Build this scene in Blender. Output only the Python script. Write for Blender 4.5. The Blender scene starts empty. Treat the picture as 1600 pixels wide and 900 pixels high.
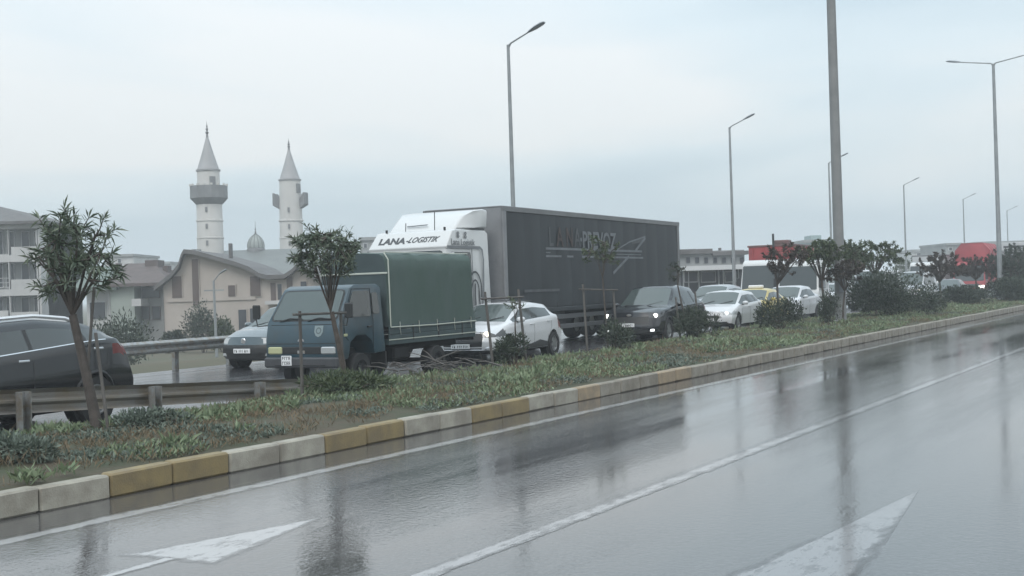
import bpy, bmesh, math, random
from mathutils import Vector, Matrix
R = math.radians
random.seed(7)
scene = bpy.context.scene
C = scene.collection

# ------------------------------------------------------------------ camera
ROLL = R(1.8)
cam_d = bpy.data.cameras.new('camera')
cam_d.sensor_width = 36.0
cam_d.lens = 1900.0 / 1600.0 * 36.0
cam_d.clip_start = 0.1
cam_d.clip_end = 20000
cam = bpy.data.objects.new('camera', cam_d)
C.objects.link(cam)
rt = Vector((math.cos(ROLL), 0, -math.sin(ROLL)))
up = Vector((math.sin(ROLL), 0, math.cos(ROLL)))
fw = Vector((0, 1, 0))
M = Matrix((rt, up, -fw)).transposed().to_4x4()
M.translation = (0, 0, 1.8)
cam.matrix_world = M
scene.camera = cam
scene.view_settings.view_transform = 'Standard'
scene.view_settings.look = 'None'
scene.view_settings.exposure = 0.74
scene.view_settings.gamma = 1.0

# ------------------------------------------------------------------ sky and sun
SUN_EL, SUN_AZ = R(48), R(200)
W = bpy.data.worlds.new('World')
scene.world = W
W.use_nodes = True
nt = W.node_tree
for n in list(nt.nodes):
    nt.nodes.remove(n)
def wn(t, **k):
    n = nt.nodes.new(t)
    for a, b in k.items():
        setattr(n, a, b)
    return n
out = wn('ShaderNodeOutputWorld')
sky = wn('ShaderNodeTexSky', sky_type='NISHITA', sun_disc=False, sun_elevation=SUN_EL, sun_rotation=SUN_AZ)
sky.air_density = 1.5
sky.dust_density = 3.0
b1 = wn('ShaderNodeBackground')
b1.inputs['Strength'].default_value = 0.09
nt.links.new(sky.outputs[0], b1.inputs['Color'])
tc = wn('ShaderNodeTexCoord')
sep = wn('ShaderNodeSeparateXYZ')
nt.links.new(tc.outputs['Generated'], sep.inputs[0])
# cloud deck: direction projected onto a flat layer overhead so the banks flatten to the horizon
zc = wn('ShaderNodeMath', operation='MAXIMUM'); zc.inputs[1].default_value = 0.0
nt.links.new(sep.outputs['Z'], zc.inputs[0])
za = wn('ShaderNodeMath', operation='ADD'); za.inputs[1].default_value = 0.13
nt.links.new(zc.outputs[0], za.inputs[0])
dx = wn('ShaderNodeMath', operation='DIVIDE'); dy = wn('ShaderNodeMath', operation='DIVIDE')
nt.links.new(sep.outputs['X'], dx.inputs[0]); nt.links.new(za.outputs[0], dx.inputs[1])
nt.links.new(sep.outputs['Y'], dy.inputs[0]); nt.links.new(za.outputs[0], dy.inputs[1])
cmb = wn('ShaderNodeCombineXYZ')
nt.links.new(dx.outputs[0], cmb.inputs[0]); nt.links.new(dy.outputs[0], cmb.inputs[1])
mp = wn('ShaderNodeMapping')
mp.inputs['Location'].default_value = (11.1, 0.4, 0.0)
mp.inputs['Scale'].default_value = (0.35, 0.35, 1.0)
nt.links.new(cmb.outputs[0], mp.inputs[0])
nz = wn('ShaderNodeTexNoise'); nz.inputs['Scale'].default_value = 1.0
nz.inputs['Detail'].default_value = 5.0; nz.inputs['Roughness'].default_value = 0.45
nz.inputs['Distortion'].default_value = 0.4
nt.links.new(mp.outputs[0], nz.inputs['Vector'])
cr = wn('ShaderNodeValToRGB')
cr.color_ramp.elements[0].position = 0.40; cr.color_ramp.elements[0].color = (0.325, 0.395, 0.44, 1)
cr.color_ramp.elements[1].position = 0.60; cr.color_ramp.elements[1].color = (0.485, 0.505, 0.515, 1)
e = cr.color_ramp.elements.new(0.5); e.color = (0.40, 0.46, 0.495, 1)
nt.links.new(nz.outputs['Fac'], cr.inputs[0])
# an overcast sky is brighter towards the zenith
el = wn('ShaderNodeMapRange'); el.inputs['From Min'].default_value = 0.0; el.inputs['From Max'].default_value = 1.0
el.inputs['To Min'].default_value = 0.92; el.inputs['To Max'].default_value = 2.3
nt.links.new(zc.outputs[0], el.inputs['Value'])
b2 = wn('ShaderNodeBackground')
nt.links.new(cr.outputs[0], b2.inputs['Color'])
nt.links.new(el.outputs[0], b2.inputs['Strength'])
mx = wn('ShaderNodeMixShader'); mx.inputs[0].default_value = 0.90
nt.links.new(b1.outputs[0], mx.inputs[1]); nt.links.new(b2.outputs[0], mx.inputs[2])
nt.links.new(mx.outputs[0], out.inputs['Surface'])

sun_d = bpy.data.lights.new('sun', 'SUN')
sun_d.energy = 0.7; sun_d.angle = R(25); sun_d.color = (1.0, 0.97, 0.93)
sun = bpy.data.objects.new('sun', sun_d); C.objects.link(sun)
sdir = Vector((math.sin(SUN_AZ) * math.cos(SUN_EL), math.cos(SUN_AZ) * math.cos(SUN_EL), math.sin(SUN_EL)))
sun.rotation_euler = (-sdir).to_track_quat('-Z', 'Y').to_euler()

# ------------------------------------------------------------------ frames of the place
# near carriageway: s along the road, c across it to the left; far carriageway: 28 degrees, bending to 31
A1, A2 = R(31), R(28)
u = Vector((math.sin(A1), math.cos(A1), 0)); n = Vector((-math.cos(A1), math.sin(A1), 0))
v = Vector((math.sin(A2), math.cos(A2), 0)); nv = Vector((-math.cos(A2), math.sin(A2), 0))
FQ = 13.4
BEND = 45.0
def near(s, c, z=0.0):
    p = u * s + n * c
    return Vector((p.x, p.y, z))
def far(s, q, z=0.0):
    """s along, q metres left of the origin in the 28 degree frame; past the bend the road runs parallel to ours"""
    if s <= BEND:
        p = v * s + nv * q
    else:
        nb = nv if s < BEND + .01 else n
        p = v * BEND + nv * FQ + u * (s - BEND) + n * (q - FQ)
    return Vector((p.x, p.y, z))
def at(px, py, D):
    """point at depth D seen at (px, py) of the 1600x900 photograph"""
    p = (rt * (px - 800) + up * (450 - py)) / 1900.0 * D + fw * D
    return Vector((p.x, p.y, p.z + 1.8))

# ------------------------------------------------------------------ materials
def lk(t, a, b): t.links.new(a, b)
def mat(name, col, rough=0.6, metal=0.0, var=0.0, vscale=3.0, bump=0.0, bscale=40.0, coat=0.0, emit=None, estr=0.0,
        col2=None, spec=0.5, coords='Object', rvar=0.0, alpha=None, island=False, stretch=None):
    m = bpy.data.materials.new(name); m.use_nodes = True
    t = m.node_tree; p = t.nodes['Principled BSDF']
    p.inputs['Base Color'].default_value = (*col, 1); p.inputs['Roughness'].default_value = rough
    p.inputs['Metallic'].default_value = metal; p.inputs['Specular IOR Level'].default_value = spec
    if coat:
        p.inputs['Coat Weight'].default_value = coat; p.inputs['Coat Roughness'].default_value = 0.06
    if emit:
        p.inputs['Emission Color'].default_value = (*emit, 1); p.inputs['Emission Strength'].default_value = estr
    if var or bump or rvar or island:
        co = t.nodes.new('ShaderNodeTexCoord')
        src = co.outputs[coords] if coords != 'World' else t.nodes.new('ShaderNodeNewGeometry').outputs['Position']
        if stretch:
            mpn = t.nodes.new('ShaderNodeMapping'); mpn.inputs['Scale'].default_value = stretch
            lk(t, src, mpn.inputs[0]); src = mpn.outputs[0]
    if var or island:
        c2 = col2 if col2 else tuple(max(0, x * (1 - var)) for x in col)
        mixn = t.nodes.new('ShaderNodeMix'); mixn.data_type = 'RGBA'
        mixn.inputs[6].default_value = (*col, 1); mixn.inputs[7].default_value = (*c2, 1)
        if island:
            g = t.nodes.new('ShaderNodeNewGeometry'); f = g.outputs['Random Per Island']
        else:
            nn = t.nodes.new('ShaderNodeTexNoise'); nn.inputs['Scale'].default_value = vscale
            nn.inputs['Detail'].default_value = 6; nn.inputs['Roughness'].default_value = 0.62
            lk(t, src, nn.inputs['Vector'])
            mr = t.nodes.new('ShaderNodeMapRange'); mr.inputs['From Min'].default_value = .35; mr.inputs['From Max'].default_value = .65
            lk(t, nn.outputs['Fac'], mr.inputs['Value']); f = mr.outputs[0]
        lk(t, f, mixn.inputs[0]); lk(t, mixn.outputs[2], p.inputs['Base Color'])
    if rvar:
        n3 = t.nodes.new('ShaderNodeTexNoise'); n3.inputs['Scale'].default_value = vscale * 1.7; n3.inputs['Detail'].default_value = 4
        lk(t, src, n3.inputs['Vector'])
        m3 = t.nodes.new('ShaderNodeMapRange'); m3.inputs['From Min'].default_value = .35; m3.inputs['From Max'].default_value = .65
        m3.inputs['To Min'].default_value = max(0.02, rough - rvar); m3.inputs['To Max'].default_value = rough + rvar
        lk(t, n3.outputs['Fac'], m3.inputs['Value']); lk(t, m3.outputs[0], p.inputs['Roughness'])
    if bump:
        n2 = t.nodes.new('ShaderNodeTexNoise'); n2.inputs['Scale'].default_value = bscale; n2.inputs['Detail'].default_value = 4
        lk(t, src, n2.inputs['Vector'])
        bp = t.nodes.new('ShaderNodeBump'); bp.inputs['Strength'].default_value = bump; bp.inputs['Distance'].default_value = 0.02
        lk(t, n2.outputs['Fac'], bp.inputs['Height']); lk(t, bp.outputs[0], p.inputs['Normal'])
    return m

def wet_road(name, dark, light, rlo, rhi, rip):
    """wet asphalt: aggregate colour, wheel tracks of smoother water film, fine rain-pocked relief"""
    m = bpy.data.materials.new(name); m.use_nodes = True
    t = m.node_tree; p = t.nodes['Principled BSDF']
    co = t.nodes.new('ShaderNodeTexCoord')
    def noise(scale, st, det=4, ro=.55):
        mpn = t.nodes.new('ShaderNodeMapping'); mpn.inputs['Scale'].default_value = st
        lk(t, co.outputs['Object'], mpn.inputs[0])
        nn = t.nodes.new('ShaderNodeTexNoise'); nn.inputs['Scale'].default_value = scale
        nn.inputs['Detail'].default_value = det; nn.inputs['Roughness'].default_value = ro
        lk(t, mpn.outputs[0], nn.inputs['Vector']); return nn.outputs['Fac']
    def rng(f, a, b, lo, hi):
        mr = t.nodes.new('ShaderNodeMapRange'); mr.inputs['From Min'].default_value = a; mr.inputs['From Max'].default_value = b
        mr.inputs['To Min'].default_value = lo; mr.inputs['To Max'].default_value = hi
        lk(t, f, mr.inputs['Value']); return mr.outputs[0]
    big = noise(.75, (.10, 1.0, 1), 6, .62)
    fine = noise(75, (1, 1, 1), 3)
    mixn = t.nodes.new('ShaderNodeMix'); mixn.data_type = 'RGBA'
    mixn.inputs[6].default_value = (*dark, 1); mixn.inputs[7].default_value = (*light, 1)
    add = t.nodes.new('ShaderNodeMath'); add.operation = 'ADD'
    lk(t, rng(big, .3, .7, 0, .35), add.inputs[0]); lk(t, rng(noise(38, (1, 1, 1), 3, .7), .38, .66, 0, .65), add.inputs[1])
    lk(t, add.outputs[0], mixn.inputs[0]); lk(t, mixn.outputs[2], p.inputs['Base Color'])
    film = rng(big, .40, .60, 0, 1)
    # the lane we drive in is more worn and open-textured, so its water film is thinner
    spx = t.nodes.new('ShaderNodeSeparateXYZ'); lk(t, co.outputs['Object'], spx.inputs[0])
    wob = t.nodes.new('ShaderNodeMath'); wob.operation = 'MULTIPLY_ADD'; wob.inputs[1].default_value = 1.6
    lk(t, big, wob.inputs[0]); lk(t, spx.outputs['Y'], wob.inputs[2])
    rad_ = t.nodes.new('ShaderNodeMath'); rad_.operation = 'ADD'
    lk(t, rng(film, 0, 1, rlo, rhi), rad_.inputs[0]); lk(t, rng(wob.outputs[0], 4.2, 6.0, .055, 0), rad_.inputs[1])
    lk(t, rad_.outputs[0], p.inputs['Roughness'])
    p.inputs['IOR'].default_value = 2.0
    med = noise(17, (1.0, 1.0, 1), 2.5, .6)
    ad2 = t.nodes.new('ShaderNodeMath'); ad2.operation = 'ADD'
    lk(t, rng(noise(36, (1, 1, 1), 2, .6), .2, .8, 0, .55), ad2.inputs[0]); lk(t, rng(med, .2, .8, 0, 1), ad2.inputs[1])
    bp = t.nodes.new('ShaderNodeBump'); bp.inputs['Distance'].default_value = .0017
    lk(t, rng(film, 0, 1, rip * .25, rip), bp.inputs['Strength'])
    lk(t, ad2.outputs[0], bp.inputs['Height']); lk(t, bp.outputs[0], p.inputs['Normal'])
    return m

def worn_paint(name, col, wear, under):
    """road paint: the point attribute 'paint' fades to 0 at the painted edge, noise eats into it; bare spots are wet asphalt"""
    m = bpy.data.materials.new(name); m.use_nodes = True
    t = m.node_tree; p = t.nodes['Principled BSDF']
    co = t.nodes.new('ShaderNodeTexCoord')
    mpn = t.nodes.new('ShaderNodeMapping'); mpn.inputs['Scale'].default_value = (.45, 1, 1)
    lk(t, co.outputs['Object'], mpn.inputs[0])
    nn = t.nodes.new('ShaderNodeTexNoise'); nn.inputs['Scale'].default_value = 7; nn.inputs['Detail'].default_value = 10; nn.inputs['Roughness'].default_value = .78
    lk(t, mpn.outputs[0], nn.inputs['Vector'])
    at_ = t.nodes.new('ShaderNodeAttribute'); at_.attribute_name = 'paint'
    ad = t.nodes.new('ShaderNodeMath'); ad.operation = 'MULTIPLY_ADD'; ad.inputs[1].default_value = .55
    lk(t, at_.outputs['Fac'], ad.inputs[0]); lk(t, nn.outputs['Fac'], ad.inputs[2])
    mr = t.nodes.new('ShaderNodeMapRange'); mr.inputs['From Min'].default_value = wear + .34; mr.inputs['From Max'].default_value = wear + .66
    lk(t, ad.outputs[0], mr.inputs['Value'])
    mixn = t.nodes.new('ShaderNodeMix'); mixn.data_type = 'RGBA'
    mixn.inputs[6].default_value = (*under, 1); mixn.inputs[7].default_value = (*col, 1)
    lk(t, mr.outputs[0], mixn.inputs[0]); lk(t, mixn.outputs[2], p.inputs['Base Color']); lk(t, mr.outputs[0], p.inputs['Alpha'])
    p.inputs['Roughness'].default_value = .10; p.inputs['IOR'].default_value = 1.9
    bp = t.nodes.new('ShaderNodeBump'); bp.inputs['Strength'].default_value = .4; bp.inputs['Distance'].default_value = .0016
    n2 = t.nodes.new('ShaderNodeTexNoise'); n2.inputs['Scale'].default_value = 30; lk(t, co.outputs['Object'], n2.inputs['Vector'])
    lk(t, n2.outputs['Fac'], bp.inputs['Height']); lk(t, bp.outputs[0], p.inputs['Normal'])
    return m

MT = dict(
    asphalt=wet_road('wet_asphalt', (.026, .025, .024), (.13, .13, .132), .035, .10, .9),
    asphalt_far=wet_road('wet_asphalt_far', (.03, .03, .033), (.06, .06, .065), .15, .30, .4),
    line=worn_paint('worn_white_paint', (.34, .345, .35), .37, (.05, .05, .052)),
    arrow=worn_paint('worn_arrow_paint', (.20, .20, .205), .36, (.06, .06, .062)),
    line_bright=worn_paint('worn_bright_paint', (.33, .335, .34), .37, (.06, .06, .062)),
    arrow_worn=worn_paint('worn_lane_paint', (.26, .26, .265), .40, (.06, .06, .062)),
    soil=mat('median_soil', (.075, .06, .04), .95, var=.5, vscale=1.6, bump=.8, bscale=14, col2=(.045, .058, .03)),
    terrain=mat('terrain_grass', (.10, .085, .055), .95, var=.4, vscale=.25, bump=.6, bscale=6, col2=(.07, .075, .045)),
    kerb_white=mat('kerb_worn_white', (.36, .34, .285), .55, var=.5, vscale=3.2, coords='World', bump=.25, bscale=60, col2=(.22, .20, .165)),
    kerb_yellow=mat('kerb_worn_yellow', (.25, .19, .085), .5, var=.5, vscale=3.2, coords='World', bump=.25, bscale=60, col2=(.17, .13, .07)),
    kerb_bare=mat('kerb_bare_concrete', (.27, .25, .21), .65, var=.4, vscale=4, coords='World', bump=.3, bscale=50, col2=(.17, .15, .12)),
    kerb_rust=mat('kerb_faded_orange', (.33, .25, .16), .6, var=.4, vscale=5, coords='World', bump=.3, bscale=60, col2=(.22, .18, .13)),
    galv=mat('galvanised_steel', (.34, .36, .38), .42, .55, var=.35, vscale=8, col2=(.25, .22, .18)),
    polem=mat('pole_steel', (.30, .32, .33), .5, .3, var=.25, vscale=2),
    lamp_grey=mat('lamp_housing', (.22, .24, .26), .5, .2),
    concrete_pole=mat('tall_pole_grey', (.22, .225, .225), .7, var=.2, vscale=2),
    tyre=mat('tyre_rubber', (.018, .018, .019), .75, bump=.2, bscale=60),
    rim=mat('alloy_rim', (.32, .33, .34), .35, .7),
    rim_dark=mat('dark_rim', (.07, .072, .075), .4, .5),
    black_trim=mat('black_plastic', (.018, .019, .02), .5),
    under=mat('underbody_dark', (.012, .012, .013), .9),
    glass=mat('vehicle_glass', (.035, .042, .042), .06, 0, spec=.9),
    glass_ws=mat('windscreen_glass', (.065, .085, .083), .08, .18, spec=.9),
    chrome=mat('chrome_trim', (.62, .63, .65), .2, .85),
    seam=mat('panel_gap', (.01, .01, .01), .9),
    lens=mat('headlamp_lens', (.45, .47, .48), .12, .3, spec=.9),
    lens_dark=mat('dark_lamp_lens', (.06, .065, .07), .1, .2, spec=.9),
    tail=mat('tail_lamp_red', (.13, .02, .018), .2),
    lit=mat('lit_headlamp', (.9, .9, .88), .2, emit=(1, .97, .88), estr=2.2),
    lit_warm=mat('lit_headlamp_warm', (.9, .88, .8), .2, emit=(1, .93, .70), estr=3.2),
    lit_dim=mat('running_light', (.8, .8, .8), .2, emit=(.95, 1, 1), estr=1.1),
    plate=mat('plate_white', (.72, .73, .74), .45),
    plate_ink=mat('plate_ink', (.03, .03, .035), .6),
    orange=mat('indicator_yellow', (.42, .43, .25), .3),
    wood=mat('grey_weathered_wood', (.12, .112, .105), .85, var=.4, vscale=6, stretch=(1, 1, .15)),
    bark=mat('young_bark', (.085, .07, .06), .9, var=.4, vscale=9, bump=.5, bscale=30),
    bark_pale=mat('pale_trunk', (.085, .072, .064), .85, var=.45, vscale=6, bump=.4, bscale=30),
    leaf=mat('oleander_leaf', (.06, .088, .06), .5, island=True, col2=(.125, .155, .105)),
    leaf_dark=mat('dark_shrub_leaf', (.020, .033, .023), .55, island=True, col2=(.045, .062, .035)),
    leaf_mid=mat('mid_green_leaf', (.04, .065, .032), .55, island=True, col2=(.085, .11, .05)),
    leaf_red=mat('reddish_leaf', (.046, .032, .028), .6, island=True, col2=(.068, .056, .042)),
    weed=mat('green_weed', (.10, .145, .075), .6, island=True, col2=(.19, .235, .14)),
    weed_blue=mat('grey_green_weed', (.075, .10, .08), .65, island=True, col2=(.14, .175, .14)),
    dry=mat('dry_grass', (.20, .15, .095), .9, island=True, col2=(.11, .09, .055)),
)

# ------------------------------------------------------------------ mesh helpers
class MB:
    def __init__(self): self.v = []; self.f = []
    def add(self, vs, fs):
        o = len(self.v); self.v += [tuple(x) for x in vs]; self.f += [tuple(o + i for i in f) for f in fs]; return self
    def box(self, a, b, M=None):
        x0, y0, z0 = a; x1, y1, z1 = b
        vs = [Vector(p) for p in ((x0, y0, z0), (x1, y0, z0), (x1, y1, z0), (x0, y1, z0), (x0, y0, z1), (x1, y0, z1), (x1, y1, z1), (x0, y1, z1))]
        if M: vs = [M @ p for p in vs]
        return self.add(vs, [(0, 3, 2, 1), (4, 5, 6, 7), (0, 1, 5, 4), (1, 2, 6, 5), (2, 3, 7, 6), (3, 0, 4, 7)])
    def bbox(self, a, b, r, M=None):
        """box with its four long vertical and top edges chamfered by r"""
        x0, y0, z0 = a; x1, y1, z1 = b
        def ring(z, i):
            return [(x0 + r + i, y0 + i, z), (x1 - r - i, y0 + i, z), (x1 - i, y0 + r + i, z), (x1 - i, y1 - r - i, z),
                    (x1 - r - i, y1 - i, z), (x0 + r + i, y1 - i, z), (x0 + i, y1 - r - i, z), (x0 + i, y0 + r + i, z)]
        vs = [Vector(p) for p in ring(z0 + r, 0) + ring(z1 - r, 0)]
        lo = [Vector(p) for p in ring(z0, r * .8)]; hi = [Vector(p) for p in ring(z1, r * .8)]
        vs = lo + vs + hi
        if M: vs = [M @ p for p in vs]
        fs = [tuple(reversed(range(8))), tuple(range(24, 32))]
        for k in range(3):
            for i in range(8):
                j = (i + 1) % 8
                fs.append((k * 8 + i, k * 8 + j, k * 8 + 8 + j, k * 8 + 8 + i))
        return self.add(vs, fs)
    def tube(self, pts, radii, seg=8, cap=True):
        pts = [Vector(p) for p in pts]
        if not isinstance(radii, (list, tuple)): radii = [radii] * len(pts)
        vs = []; fs = []
        ref = None
        for i, p in enumerate(pts):
            d = (pts[min(i + 1, len(pts) - 1)] - pts[max(i - 1, 0)]).normalized()
            if ref is None: ref = Vector((0, 0, 1)) if abs(d.z) < .9 else Vector((1, 0, 0))
            a = d.cross(ref).normalized(); b = a.cross(d); ref = b
            for k in range(seg):
                t = 2 * math.pi * k / seg
                vs.append(p + (a * math.cos(t) + b * math.sin(t)) * radii[i])
        for i in range(len(pts) - 1):
            for k in range(seg):
                j = (k + 1) % seg
                fs.append((i * seg + k, i * seg + j, (i + 1) * seg + j, (i + 1) * seg + k))
        if cap:
            fs.append(tuple(reversed(range(seg)))); fs.append(tuple((len(pts) - 1) * seg + k for k in range(seg)))
        return self.add(vs, fs)
    def lathe(self, prof, c=(0, 0, 0), axis='z', seg=20, cap=True):
        vs = []; fs = []
        for r, h in prof:
            for k in range(seg):
                t = 2 * math.pi * k / seg
                a, b = r * math.cos(t), r * math.sin(t)
                if axis == 'z': p = (c[0] + a, c[1] + b, c[2] + h)
                elif axis == 'y': p = (c[0] + a, c[1] + h, c[2] + b)
                else: p = (c[0] + h, c[1] + a, c[2] + b)
                vs.append(p)
        N = len(prof)
        for i in range(N - 1):
            for k in range(seg):
                j = (k + 1) % seg
                fs.append((i * seg + k, i * seg + j, (i + 1) * seg + j, (i + 1) * seg + k))
        if cap:
            fs.append(tuple(range(seg))); fs.append(tuple((N - 1) * seg + k for k in range(seg)))
        return self.add(vs, fs)
    def prism(self, poly, y0, y1, M=None, axis='y'):
        """polygon given in (x, z), extruded from y0 to y1"""
        N = len(poly)
        vs = [Vector((p[0], y0, p[1])) for p in poly] + [Vector((p[0], y1, p[1])) for p in poly]
        if M: vs = [M @ p for p in vs]
        fs = [tuple(range(N)), tuple(reversed(range(N, 2 * N)))]
        for i in range(N):
            j = (i + 1) % N
            fs.append((i, i + N, j + N, j))
        return self.add(vs, fs)
    def mesh(self, name, m, smooth=False):
        me = bpy.data.meshes.new(name); me.from_pydata(self.v, [], self.f)
        if m: me.materials.append(m)
        me.validate()
        bm = bmesh.new(); bm.from_mesh(me); bmesh.ops.recalc_face_normals(bm, faces=bm.faces); bm.to_mesh(me); bm.free()
        if smooth:
            me.shade_smooth()
            if smooth != 'all': me.set_sharp_from_angle(angle=R(38))
        return me
    def build(self, name, m, parent=None, smooth=False, raw=False):
        if raw:
            me = bpy.data.meshes.new(name); me.from_pydata(self.v, [], self.f); me.materials.append(m)
            if smooth: me.shade_smooth()
        else:
            me = self.mesh(name, m, smooth)
        o = bpy.data.objects.new(name, me); C.objects.link(o)
        if parent: o.parent = parent
        return o
def tag(o, label=None, cat=None, group=None, kind=None):
    if label: o['label'] = label
    if cat: o['category'] = cat
    if group: o['group'] = group
    if kind: o['kind'] = kind
    return o
def thing(name, label, cat, loc=(0, 0, 0), rotz=0.0, group=None):
    o = bpy.data.objects.new(name, None); C.objects.link(o)
    o.empty_display_size = .3
    o.location = loc; o.rotation_euler = (0, 0, rotz)
    return tag(o, label, cat, group)
def dup(o, parent=None):
    c = o.copy(); C.objects.link(c)
    if parent: c.parent = parent
    for ch in list(o.children): dup(ch, c)
    return c
def text_obj(name, s, size, m, parent, M, shear=0.0, ex=.003, sx=1.0, bold=0.0, align='LEFT'):
    cu = bpy.data.curves.new(name, 'FONT'); cu.body = s; cu.size = size; cu.extrude = ex; cu.shear = shear; cu.offset = bold
    cu.align_x = align; cu.resolution_u = 3
    o = bpy.data.objects.new(name + '_tmp', cu); C.objects.link(o)
    bpy.context.view_layer.update()
    me = bpy.data.meshes.new_from_object(o.evaluated_get(bpy.context.evaluated_depsgraph_get()))
    bpy.data.objects.remove(o)
    me.materials.clear(); me.materials.append(m); me.name = name
    me.transform(M @ Matrix.Diagonal((sx, 1, 1, 1)))
    o = bpy.data.objects.new(name, me); C.objects.link(o); o.parent = parent
    return o
def side_M(x, y, z, left=True):
    """text frame on a vehicle's left side (+y): reads from the front of the vehicle to its rear"""
    if left: return Matrix(((-1, 0, 0, x), (0, 0, 1, y), (0, 1, 0, z), (0, 0, 0, 1)))
    return Matrix(((1, 0, 0, x), (0, 0, -1, y), (0, 1, 0, z), (0, 0, 0, 1)))
def front_M(x, y, z, tilt=0.0):
    """text frame on a vehicle's front (+x), reading left to right for someone facing the vehicle"""
    m = Matrix(((0, 0, 1, x), (1, 0, 0, y), (0, 1, 0, z), (0, 0, 0, 1)))
    return m @ Matrix.Rotation(-tilt, 4, 'X')

# ------------------------------------------------------------------ ground, roads, median
RZ = R(59)                                                   # local x runs along our carriageway, local y to the left
def noise2(x, y, sd=0):
    from mathutils import noise
    return noise.noise(Vector((x, y, sd * 7.3)))

mb = MB()
cs = [-1500, -400, -100, -30, -10, 10, 22, 26.5, 30, 35, 45, 60, 90, 150, 400, 1500]
zs = {30: -.25, 35: -.7, 45: -1.5}
ss = [-1500, -400, -120, -40, 0, 40, 80, 130, 200, 400, 800, 1500]
for s_ in ss:
    for c_ in cs:
        z_ = zs.get(c_, -1.7 if c_ > 45 else -.06)
        mb.v.append((s_, c_, z_))
nc = len(cs)
for i in range(len(ss) - 1):
    for j in range(nc - 1):
        mb.f.append((i * nc + j, (i + 1) * nc + j, (i + 1) * nc + j + 1, i * nc + j + 1))
g = mb.build('ground', MT['terrain'], smooth='all'); g.rotation_euler.z = RZ; tag(g, kind='structure')

mb = MB().add([(-60, -9.5, 0), (1400, -9.5, 0), (1400, 9.1, 0), (-60, 9.1, 0)], [(0, 1, 2, 3)])
near_road = mb.build('near_road', MT['asphalt']); near_road.rotation_euler.z = RZ; tag(near_road, kind='structure')

RINV = Matrix.Rotation(-RZ, 4, 'Z')
def loc_near(p): return tuple(RINV @ p)
fs_ = [-60, -20, 0, 20, 36, 42, 45, 48, 54, 70, 100, 200, 500, 1300]
def fpt(s_, off, z=0.0):
    """far carriageway edge polyline with the corner at the bend shared"""
    if abs(s_ - BEND) < .01:
        nm = (nv + n).normalized()
        p = v * BEND + nv * FQ + nm * off
        return Vector((p.x, p.y, z))
    return far(s_, FQ + off, z)
def far_strip(name, o0, o1, z, m, s_list=None, parent=None):
    b = MB(); L = s_list or fs_
    for s_ in L:
        b.v.append(loc_near(fpt(s_, o0, z))); b.v.append(loc_near(fpt(s_, o1, z)))
    for i in range(len(L) - 1): b.f.append((2 * i, 2 * i + 2, 2 * i + 3, 2 * i + 1))
    o = b.build(name, m, parent)
    at_ = o.data.attributes.new('paint', 'FLOAT', 'POINT')
    for x in at_.data: x.value = .8
    if not parent: o.rotation_euler.z = RZ
    return o
far_road = far_strip('far_road', 0, 8.6, 0, MT['asphalt_far']); tag(far_road, kind='structure')
far_strip('edge_line', .28, .46, .0015, MT['line'], parent=far_road)
far_strip('edge_line', 7.55, 7.7, .004, MT['line'], parent=far_road)
for k in range(-4, 14):
    s0 = k * 9.0
    far_strip('lane_dash', 3.85, 4.0, .004, MT['line'], [s0, s0 + 3.0], far_road)

# painted markings of our carriageway, sheets 4 mm above the asphalt
def paint_attr(o, vals):
    at_ = o.data.attributes.new('paint', 'FLOAT', 'POINT')
    for i, x in enumerate(vals): at_.data[i].value = x
def sheet(name, polys, m, z=.0012, fade=.07):
    """painted shapes with a feathered, worn border: outer ring paint 0, inner ring paint 1"""
    b = MB(); vals = []
    for P_ in polys:
        P_ = [Vector((x, y)) for x, y in P_]; N = len(P_)
        ar = sum(P_[i].x * P_[(i + 1) % N].y - P_[(i + 1) % N].x * P_[i].y for i in range(N))
        if ar < 0: P_.reverse()
        o_ = len(b.v); inn = []; out_ = []
        for i in range(N):
            a, p, c_ = P_[i - 1], P_[i], P_[(i + 1) % N]
            d1, d2 = (p - a).normalized(), (c_ - p).normalized()
            n1, n2 = Vector((-d1.y, d1.x)), Vector((-d2.y, d2.x))
            mt = (n1 + n2); mt = mt / max(.25, mt.dot(n1))
            inn.append(p + mt * fade * .5); out_.append(p - mt * fade * .5)
        b.v += [(q.x, q.y, z) for q in out_ + inn]; vals += [0.0] * N + [1.0] * N
        b.f.append(tuple(range(o_ + N, o_ + 2 * N)))
        for i in range(N): j = (i + 1) % N; b.f.append((o_ + i, o_ + j, o_ + N + j, o_ + N + i))
    o = b.build(name, m, near_road); paint_attr(o, vals); return o
sheet('edge_line', [[(-40, 7.96), (600, 7.96), (600, 8.20), (-40, 8.20)]], MT['line'], fade=.13)
sheet('lane_line', [[(-40, 4.40), (600, 4.30), (600, 4.50), (-40, 4.60)]], MT['arrow_worn'], fade=.11)
sheet('lane_line_ridge', [[(-40, 4.40), (600, 4.30), (600, 4.345), (-40, 4.445)]], MT['line'], z=.0024, fade=.05)
sheet('lane_arrow', [[(7.6, 6.42), (5.90, 6.86), (5.97, 6.0)]], MT['line_bright'], fade=.18)
sheet('arrow_shaft', [[(6.0, 6.36), (6.0, 6.49), (3.4, 6.46), (3.4, 6.34)]], MT['line_bright'], z=.0024, fade=.08)
sheet('lane_arrow', [[(10.45, 2.37), (6.6, 2.80), (6.65, 1.99)]], MT['arrow'], fade=.18)

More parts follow.
